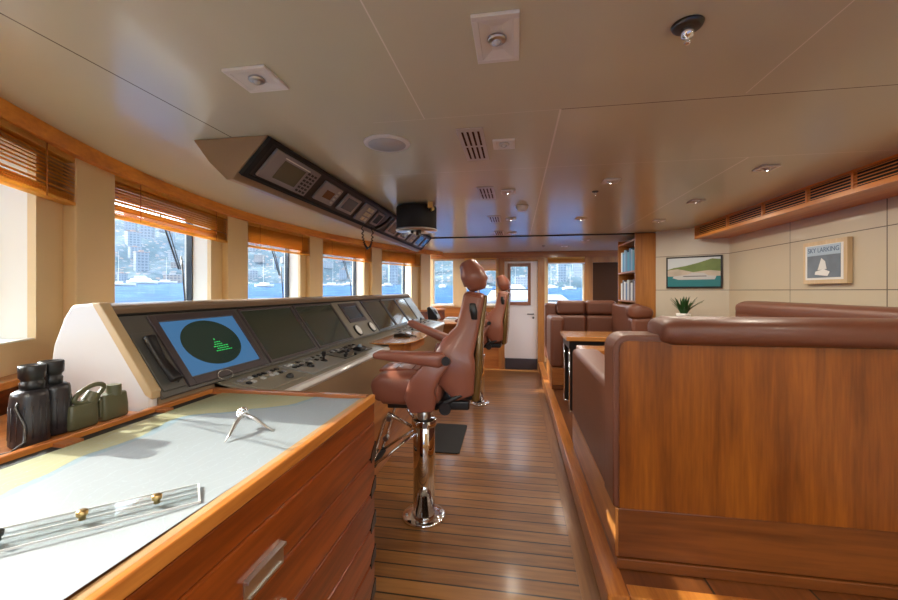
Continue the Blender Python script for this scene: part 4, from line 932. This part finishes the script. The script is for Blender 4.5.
def sprinkler(x, y, lb, k=1.0, plate=None):
    t = thing('ceiling_sprinkler', lb, 'sprinkler', (x, y, CZ-.001), 'sprinklers on the ceiling')
    MB().lathe([(.030*k, -.012*k), (.036*k, -.008*k), (.040*k, 0)], (x, y, CZ-.001), 28).build('escutcheon', plate or M['dark_metal'], t)
    MB().lathe([(.004*k, -.052*k), (.009*k, -.050*k), (.006*k, -.046*k), (.005*k, -.036*k), (.014*k, -.034*k), (.018*k, -.010*k)], (x, y, CZ-.001), 20).build('nozzle', M['chrome'], t)
sprinkler(.45, 1.16, 'large chrome sprinkler head at the top right of the ceiling', 1.0)
sprinkler(.555, 3.0, 'small sprinkler with a bent pipe right of the ceiling centre', .6)
sprinkler(.42, 6.5, 'small sprinkler beyond the dark ceiling joint', .7)
sd = thing('smoke_detector', 'small white domed smoke detector beside the long ceiling joint', 'smoke detector', (.045, 3.42, CZ-.001))
MB().lathe([(.001, -.045), (.03, -.042), (.045, -.028), (.05, -.012), (.055, 0)], (.045, 3.42, CZ-.001), 28).build('dome', M['white'], sd)

# drum shaped compass housing
dm = thing('drum_housing', 'black drum-shaped housing hanging from the ceiling above the helm chairs', 'ceiling drum', (-.83, 3.27, CZ-.001))
MB().lathe([(.150, -.205), (.168, -.200), (.168, -.02), (.165, -.012)], (-.83, 3.27, CZ-.001), 48).build('drum', M['black_matte'], dm)
MB().lathe([(.172, -.212), (.176, -.206), (.172, -.198), (.166, -.200)], (-.83, 3.27, CZ-.001), 48).build('lower_rim', M['steel'], dm)
MB().lathe([(.001, -.214), (.05, -.213), (.148, -.2075), (.15, -.206)], (-.83, 3.27, CZ-.001), 40).build('lens_plate', M['bezel'], dm)
MB().cyl((-.80, 3.22, CZ-.255), (-.80, 3.22, CZ-.213), .02).cyl((-.86, 3.24, CZ-.235), (-.86, 3.24, CZ-.213), .012).build('adjuster', M['black'], dm)
MB().cyl((-.68, 3.16, CZ-.06), (-.66, 3.13, CZ-.06), .012).box(-.70, -.66, 3.12, 3.16, CZ-.05, CZ-.001).build('bracket', M['brass'], dm)

# overhead instrument console
oc = thing('overhead_console', 'long slanted black overhead console hung from the ceiling above the windows', 'overhead console', (-1.3, 3.4, 1.97))
oy0, oy1 = 1.66, 5.20
MB().prism([(-1.12, CZ-.001), (-1.272, 2.0), (-1.295, 1.966), (-1.33, 1.966), (-1.42, 2.05), (-1.505, CZ-.001)], 'Y', oy0, oy1).build('housing', M['console_tan'], oc, bevel=.004)
ft = Vector((-1.118, 0, CZ-.004)); fb = Vector((-1.268, 0, 2.0)); fd_ = (ft-fb); FL = fd_.length; fu = fd_.normalized(); fo = Vector((fu.z, 0, -fu.x))
fo = fo if fo.x > 0 else -fo
def O(y, v, off=0): q = fb+fu*(v*FL)+fo*off; return Vector((q.x, y, q.z))
def opan(mb, y0, y1, v0, v1, o0, o1):
    vs = [O(y, v, o) for y in (y0, y1) for v in (v0, v1) for o in (o0, o1)]
    return mb.add(vs, [(0, 1, 3, 2), (4, 6, 7, 5), (0, 4, 5, 1), (2, 3, 7, 6), (0, 2, 6, 4), (1, 5, 7, 3)])
opan(MB(), oy0+.02, oy1-.02, .02, .97, 0, .012).build('fascia', plain('overhead_fascia', (.022, .015, .014), .45), oc)
fr = MB(); opan(fr, oy0+.005, oy1-.005, -.02, .06, .0, .02); opan(fr, oy0+.005, oy1-.005, .93, 1.0, 0, .02); opan(fr, oy0+.005, oy0+.04, .06, .93, 0, .02); opan(fr, oy1-.04, oy1-.005, .06, .93, 0, .02)
fr.build('frame', M['black_matte'], oc)
def device(y0, y1, v0, v1, kind):
    d_ = opan(MB(), y0, y1, v0, v1, .012, .026).build('instrument', M['grey_device'], oc, bevel=.003); w = y1-y0
    if kind == 'nav':
        opan(MB(), y0+w*.22, y0+w*.68, v0+.12, v1-.14, .026, .0275).build('screen', plain('lcd_green_grey', (.12, .12, .085), .2), d_)
        kk = MB()
        for i in range(3):
            for j in range(6): opan(kk, y0+w*(.74+i*.08), y0+w*(.785+i*.08), v0+.06+j*.105, v0+.12+j*.105, .026, .029)
        kk.build('keypad', M['black'], d_)
        opan(MB(), y0+w*.2, y0+w*.75, v1-.10, v1-.07, .026, .0275).build('label_strip', M['paper'], d_)
    elif kind == 'sq':
        opan(MB(), y0+w*.28, y0+w*.72, v0+.16, v1-.2, .026, .0275).build('screen', plain('lcd_brown', (.16, .07, .03), .2), d_)
        kk = MB()
        for j in range(4): opan(kk, y0+w*.8, y0+w*.9, v0+.08+j*.13, v0+.15+j*.13, .026, .029)
        kk.build('keypad', M['pale_grey'], d_)
    elif kind == 'lcd':
        opan(MB(), y0+w*.15, y0+w*.85, v0+.1, v1-.1, .026, .0275).build('screen', plain('lcd_blue_grey', (.10, .13, .16), .15), d_)
    elif kind == 'keys':
        kk = MB()
        for i in range(2):
            for j in range(3): opan(kk, y0+w*(.35+i*.26), y0+w*(.56+i*.26), v0+.08+j*.2, v0+.22+j*.2, .026, .031)
        kk.build('keypad', plain('keypad_cream', (.6, .55, .4), .4), d_)
    return d_
device(1.74, 2.17, .12, .88, 'nav'); device(2.26, 2.50, .18, .80, 'sq'); device(2.58, 2.82, .18, .80, 'lcd'); device(2.90, 3.14, .12, .82, 'keys')
device(3.20, 3.36, .2, .8, 'lcd'); device(3.62, 3.92, .12, .86, 'lcd'); device(4.02, 4.28, .15, .85, 'lcd'); device(4.36, 4.58, .15, .85, 'keys'); device(4.66, 4.88, .15, .85, 'lcd'); device(4.94, 5.12, .15, .85, 'lcd')
hs2 = thing('radio_handset', 'black radio handset clipped to the overhead console, its coiled cord hanging down', 'handset', tuple(O(3.38, .1, .02)))
MB().pad([tuple(O(3.32, .15, .05))+(.05, .03), tuple(O(3.36, .4, .06))+(.04, .025), tuple(O(3.40, .65, .06))+(.04, .025), tuple(O(3.44, .9, .045))+(.05, .03)], W=(0, 1, 0), e=.7).build('handset', M['black'], hs2)
cd = []
c0, c1_ = O(3.05, .12, .03), O(3.30, .12, .03)
for k in range(90):
    q = k/89; a = k*1.25
    y = c0.y+(c1_.y-c0.y)*(.5-.5*math.cos(PI*q))*.9+.02; z = c0.z-.19*math.sin(PI*q)**.6
    cd.append((c0.x+.008*math.cos(a), y+.008*math.sin(a), z))
MB().tube(cd, .004, 5).build('coiled_cord', M['black_matte'], hs2)
MB().ball((c0.x, (c0.y+c1_.y)/2, c0.z-.195), .012, 8).build('cord_clip', M['dark_metal'], hs2)

# black mat on the floor
mt = tag(MB().prism([(-.85, 3.52), (-.83, 3.50), (-.52, 3.50), (-.50, 3.52), (-.52, 4.24), (-.55, 4.26), (-.83, 4.26), (-.85, 4.24)], 'Z', .0005, .012).build('floor_mat', M['rubber'], bevel=.003), 'black rubber mat on the plank floor behind the near chair pedestal', 'mat')

# ------------------------------------------------------------------ outside
def sea_z(x, y): return -4.2+.035*(-x*.6+y*.8)
def tpos(az, dist):   # azimuth in degrees from +y towards -x
    a = R(az); return -math.sin(a)*dist, math.cos(a)*dist
def sea_mat():
    m, nt, b = newmat('sea_water'); tc = N(nt, 'ShaderNodeTexCoord')
    n1 = N(nt, 'ShaderNodeTexNoise'); n1.inputs['Scale'].default_value = .16; n1.inputs['Detail'].default_value = 10; n1.inputs['Roughness'].default_value = .75; nt.links.new(tc.outputs['Object'], n1.inputs['Vector'])
    cr = N(nt, 'ShaderNodeValToRGB'); wq = cr.color_ramp.elements.new(.66); wq.color = (.14, .22, .32, 1); cr.color_ramp.elements[0].position = .38; cr.color_ramp.elements[0].color = (.003, .035, .13, 1); cr.color_ramp.elements[1].position = .58; cr.color_ramp.elements[1].color = (.02, .095, .24, 1)  # whitish end of the ramp paints sparkle into the water colour
    nt.links.new(n1.outputs['Fac'], cr.inputs[0]); nt.links.new(cr.outputs[0], b.inputs['Base Color'])
    b.inputs['Roughness'].default_value = .6; b.inputs['Specular IOR Level'].default_value = .03
    bp = N(nt, 'ShaderNodeBump'); bp.inputs['Strength'].default_value = .6; bp.inputs['Distance'].default_value = .5; nt.links.new(n1.outputs['Fac'], bp.inputs['Height']); nt.links.new(bp.outputs[0], b.inputs['Normal'])
    return m
S = 700
sea = MB().add([(x, y, sea_z(x, y)) for x, y in ((-S, -S), (S, -S), (S, S), (-S, S))], [(0, 1, 2, 3)]).build('sea', sea_mat(), origin=(0, 0, -4)); struct(sea)
# wooded hillside
def hill_mat():
    m, nt, b = newmat('hillside'); tc = N(nt, 'ShaderNodeTexCoord')
    n1 = N(nt, 'ShaderNodeTexNoise'); n1.inputs['Scale'].default_value = .10; n1.inputs['Detail'].default_value = 12; n1.inputs['Roughness'].default_value = .7; nt.links.new(tc.outputs['Object'], n1.inputs['Vector'])
    cr = N(nt, 'ShaderNodeValToRGB'); e = cr.color_ramp.elements; e[0].position = .38; e[0].color = (.015, .05, .06, 1); e[1].position = .66; e[1].color = (.12, .16, .20, 1)  # bluish tones put part of the distance haze into the colour
    q = e.new(.52); q.color = (.035, .085, .11, 1)
    vo = N(nt, 'ShaderNodeTexVoronoi'); vo.inputs['Scale'].default_value = .26; nt.links.new(tc.outputs['Object'], vo.inputs['Vector'])
    lt = N(nt, 'ShaderNodeMath', operation='LESS_THAN'); lt.inputs[1].default_value = .33; nt.links.new(vo.outputs['Distance'], lt.inputs[0])
    hx = N(nt, 'ShaderNodeMix', data_type='RGBA'); hv_ = N(nt, 'ShaderNodeMix', data_type='RGBA'); hv_.inputs[6].default_value = (.17, .19, .22, 1); hv_.inputs[7].default_value = (.26, .17, .13, 1)
    sc_x = N(nt, 'ShaderNodeSeparateColor'); nt.links.new(vo.outputs['Color'], sc_x.inputs[0]); nt.links.new(sc_x.outputs[0], hv_.inputs[0])
    nt.links.new(lt.outputs[0], hx.inputs[0]); nt.links.new(cr.outputs[0], hx.inputs[6]); nt.links.new(hv_.outputs[2], hx.inputs[7])
    nt.links.new(n1.outputs['Fac'], cr.inputs[0]); nt.links.new(hx.outputs[2], b.inputs['Base Color']); b.inputs['Roughness'].default_value = .9
    return m
def hh(az, q):
    top = 62+16*math.sin(R(az*3.1+20))+9*math.sin(R(az*7.3))+4*math.sin(R(az*17))
    return top*.86*q**.85
hl = MB(); vs = []; fs = []; na, nr = 130, 14
for i in range(na+1):
    az = -60+200*i/na
    for j in range(nr+1):
        q = j/nr; d_ = 300+170*q+8*math.sin(az*.5+j); x, y = tpos(az, d_)
        vs.append((x, y, sea_z(x, y)-1+hh(az, q)+2.5*math.sin(i*1.7+j*2.1)*q))
for i in range(na):
    for j in range(nr): a = i*(nr+1)+j; fs.append((a, a+1, a+nr+2, a+nr+1))
hl.add(vs, fs, True); struct(hl.build('hillside', hill_mat(), origin=(0, 0, 0)))
def block_mat(name, col):
    m, nt, b = newmat(name); tc = N(nt, 'ShaderNodeTexCoord')
    mp = N(nt, 'ShaderNodeMapping'); mp.inputs['Scale'].default_value = (.33, .33, .33); nt.links.new(tc.outputs['Object'], mp.inputs[0])
    ck = N(nt, 'ShaderNodeTexBrick'); ck.offset = 0; ck.inputs['Scale'].default_value = 1.0; ck.inputs['Mortar Size'].default_value = .22; ck.inputs['Brick Width'].default_value = 1.1; ck.inputs['Row Height'].default_value = 1.0
    sp = N(nt, 'ShaderNodeSeparateXYZ'); nt.links.new(mp.outputs[0], sp.inputs[0]); ad = N(nt, 'ShaderNodeMath', operation='ADD'); nt.links.new(sp.outputs[0], ad.inputs[0]); nt.links.new(sp.outputs[1], ad.inputs[1])
    cb = N(nt, 'ShaderNodeCombineXYZ'); nt.links.new(ad.outputs[0], cb.inputs[0]); nt.links.new(sp.outputs[2], cb.inputs[1]); nt.links.new(cb.outputs[0], ck.inputs['Vector'])
    ck.inputs['Color1'].default_value = (col[0]*.35, col[1]*.42, col[2]*.5, 1); ck.inputs['Color2'].default_value = (col[0]*.5, col[1]*.55, col[2]*.6, 1); ck.inputs['Mortar'].default_value = (*col, 1)
    nt.links.new(ck.outputs['Color'], b.inputs['Base Color']); b.inputs['Roughness'].default_value = .8; return m
bms = [block_mat('block_%d' % i, c) for i, c in enumerate([(.16, .20, .25), (.21, .23, .26), (.14, .19, .24), (.23, .19, .17)])]
protos = []
for k, mm in enumerate(bms):
    w, dpt, h = [(12, 10, 20), (18, 11, 15), (9, 9, 26), (14, 12, 11)][k]
    t = thing('apartment_block', 'pale multi-storey apartment block on the far shore hillside', 'building', (0, 0, 0), 'apartment blocks across the water')
    MB().box(-w/2, w/2, -dpt/2, dpt/2, 0, h).build('walls', mm, t)
    MB().box(-w/2-.4, w/2+.4, -dpt/2-.4, dpt/2+.4, h, h+.6).box(-w/6, w/6, -dpt/6, dpt/6, h+.6, h+2.6).build('roof', plain('roof_%d' % k, (.30, .30, .31) if k % 2 else (.30, .19, .15), .8), t)
    protos.append(t)
rr = random.Random(11); used = set()
spots = []
for k in range(4000):
    az = rr.uniform(-14, 70); q = rr.random()**2.2*.8; p_ = tpos(az, 300+170*q)
    if all((p_[0]-a_[0])**2+(p_[1]-a_[1])**2 > 17**2 for a_ in [tpos(z_, 300+170*w_) for z_, w_ in spots]): spots.append((az, q))
    if len(spots) >= 140: break
spots.sort(key=lambda s: s[1])
for k, (az, q) in enumerate(spots):
    x, y = tpos(az, 300+170*q); z = sea_z(x, y)-2+hh(az, q); pr_ = protos[k % 4]
    s_ = rr.uniform(.35, .68)
    if k < 4: pr_.scale = (.6, .6, .6); pr_.location = (x, y, z); pr_.rotation_euler = (0, 0, R(az)+rr.uniform(-.3, .3))
    else: dup(pr_, (x, y, z), R(az)+rr.uniform(-.3, .3), scale=(s_, s_, s_*rr.uniform(.7, 1.2)))
# moored boats
bt = thing('sailing_boat', 'white moored sailing boat lying off the far shore', 'boat', (0, 0, 0), 'moored sailing boats across the water')
MB().rings([[Vector((x, w*math.cos(a), 1.2+min(0, 1.4*math.sin(a)))) for a in [2*PI*i/12 for i in range(12)]] for x, w in ((-6, 1.2), (-3, 1.9), (0, 2.0), (3, 1.5), (6, .1))], True).build('hull', plain('boat_white', (.55, .58, .60), .4), bt)
MB().box(-3, 1.5, -1, 1, 1.2, 2.1).build('cabin', M['pale_grey'], bt); MB().cyl((0, 0, 1.2), (0, 0, 15), .10, .06, 6).build('mast', M['pale_grey'], bt)
bs = [(-11+3.7*k_+rr.uniform(-1.2, 1.2), rr.uniform(200, 285)) for k_ in range(21)]
for k, (az, d_) in enumerate(bs):
    x, y = tpos(az, d_)
    if k == 0: bt.location = (x, y, sea_z(x, y)); bt.rotation_euler = (0, 0, R(az))
    else: dup(bt, (x, y, sea_z(x, y)), rr.uniform(0, 3))
def yacht(az, d_, L_, lb):
    x, y = tpos(az, d_); t = thing('motor_yacht', lb, 'boat', (x, y, sea_z(x, y))); wm = plain('yacht_white', (.62, .64, .66), .35); k = L_/20
    z0 = sea_z(x, y)
    MB().rings([[Vector((x+px_*k, y+w*k*math.cos(a), z0+2.0*k+min(0, 2.2*k*math.sin(a)))) for a in [2*PI*i/12 for i in range(12)]] for px_, w in ((-10, 2.2), (-5, 2.6), (2, 2.5), (7, 1.4), (10.5, .1))], True).build('hull', wm, t)
    MB().prism([(x-8*k, z0+2*k), (x+5*k, z0+2*k), (x+3*k, z0+3.6*k), (x-7*k, z0+3.6*k)], 'Y', y-1.8*k, y+1.8*k).prism([(x-5*k, z0+3.9*k), (x+1.5*k, z0+3.9*k), (x, z0+5*k), (x-4.5*k, z0+5*k)], 'Y', y-1.5*k, y+1.5*k).build('superstructure', wm, t)
    MB().prism([(x-7.2*k, z0+3.6*k), (x+2.9*k, z0+3.6*k), (x+1.6*k, z0+3.9*k), (x-6*k, z0+3.9*k)], 'Y', y-1.6*k, y+1.6*k).build('window_band', M['black'], t)
yacht(-6, 60, 14, 'white motor yacht seen through the far window right of the door'); yacht(-.5, 90, 18, 'white motor yacht seen through the window of the far door')
yacht(47, 262, 17, 'small white ship low on the water through the forward window above the radar screen')

# sea haze between the ship and the far shore
hm = bpy.data.materials.new('sea_haze'); hm.use_nodes = True; hn = hm.node_tree
for n in list(hn.nodes): hn.nodes.remove(n)
ho = hn.nodes.new('ShaderNodeOutputMaterial'); hv = hn.nodes.new('ShaderNodeVolumeScatter'); hv.inputs['Color'].default_value = (.50, .70, 1, 1); hv.inputs['Density'].default_value = .0005; hv.inputs['Anisotropy'].default_value = .1
hn.links.new(hv.outputs[0], ho.inputs['Volume'])
hz = MB().prism([(-650, -300), (-40, -300), (-40, 40), (250, 40), (250, 650), (-650, 650)], 'Z', -22, 80).build('sea_haze', hm, origin=(0, 0, 0)); hz['kind'] = 'structure'

# ------------------------------------------------------------------ light
w = bpy.data.worlds.new('World'); bpy.context.scene.world = w; w.use_nodes = True; nt = w.node_tree
bg = nt.nodes['Background']; sky = nt.nodes.new('ShaderNodeTexSky'); sky.sky_type = 'NISHITA'; sky.sun_disc = False
sky.sun_elevation = R(31); sky.sun_rotation = R(-90); sky.air_density = 1.0; sky.dust_density = 2.0; sky.ozone_density = 1.0
hs_ = nt.nodes.new('ShaderNodeHueSaturation'); hs_.inputs['Saturation'].default_value = .42
nt.links.new(sky.outputs[0], hs_.inputs['Color']); nt.links.new(hs_.outputs[0], bg.inputs[0]); bg.inputs[1].default_value = 1.12
sl = bpy.data.lights.new('sun', 'SUN'); sl.energy = 9.0; sl.angle = R(.6); sl.color = (1, .93, .80)
so = bpy.data.objects.new('sun', sl); C.objects.link(so)
sd_ = Vector((1, -.06, -.55)); so.rotation_euler = sd_.to_track_quat('-Z', 'Y').to_euler()
# sampling portals in the window openings
def portal(c, n, wdt, hgt):
    l = bpy.data.lights.new('daylight_portal', 'AREA'); l.shape = 'RECTANGLE'; l.size = wdt; l.size_y = hgt; l.cycles.is_portal = True
    o = bpy.data.objects.new('daylight_portal', l); C.objects.link(o); o.location = c; o.rotation_euler = Vector(n).to_track_quat('-Z', 'Y').to_euler()
for (i, A, t, n, L, ml, mr, D) in wins:
    c = A+t*((ml+L-mr)/2)+n*(D+.08); portal((c.x, c.y, (SILL+1.88)/2), -n, L-ml-mr, 1.90-SILL)
for h in [fw[0], fw[1], fw[3]]: portal(((h[0]+h[1])/2, YF+.13, (h[2]+h[3])/2), (0, -1, 0), h[1]-h[0], h[3]-h[2])
for h in nh: portal(((h[0]+h[1])/2, YN-.13, (h[2]+h[3])/2), (0, 1, 0), h[1]-h[0], h[3]-h[2])
# warm fill lamps added at the unlit ceiling fittings and at spots without one
def lamp(x, y, e, sz=.12, col=(1, .90, .74)):
    l = bpy.data.lights.new('fill_lamp', 'AREA'); l.shape = 'DISK'; l.size = sz; l.energy = e; l.color = col
    o = bpy.data.objects.new('fill_lamp', l); C.objects.link(o); o.location = (x, y, CZ-.02)
for x, y, e in ((-.7, -.1, 7), (-.1, -.35, 8), (-.06, 2.89, 5), (-.055, 4.0, 5), (-.05, 4.95, 5), (.60, 2.72, 7), (1.42, 2.58, 6), (1.40, 3.45, 6), (1.42, 4.35, 7), (.62, 4.1, 5), (.95, 5.85, 6), (.75, 6.6, 6), (1.5, 1.0, 7), (.8, .2, 7)): lamp(x, y, e)

# ------------------------------------------------------------------ camera
cam = bpy.data.cameras.new('camera'); co_ = bpy.data.objects.new('camera', cam); C.objects.link(co_)
co_.location = (0, 0, 1.45); co_.rotation_euler = (R(90), 0, R(9.6)); cam.sensor_width = 36; cam.lens = 400/898*36; cam.shift_y = -9.5/898
cam.clip_start = .02; cam.clip_end = 3000
sc_ = bpy.context.scene; sc_.camera = co_
sc_.view_settings.view_transform = 'Standard'; sc_.view_settings.look = 'None'; sc_.view_settings.gamma = 1; sc_.view_settings.exposure = .12
sc_.cycles.max_bounces = 10; sc_.cycles.diffuse_bounces = 6; sc_.cycles.glossy_bounces = 4; sc_.cycles.transparent_max_bounces = 12
sc_.cycles.sample_clamp_indirect = 6; sc_.cycles.caustics_reflective = False; sc_.cycles.caustics_refractive = False
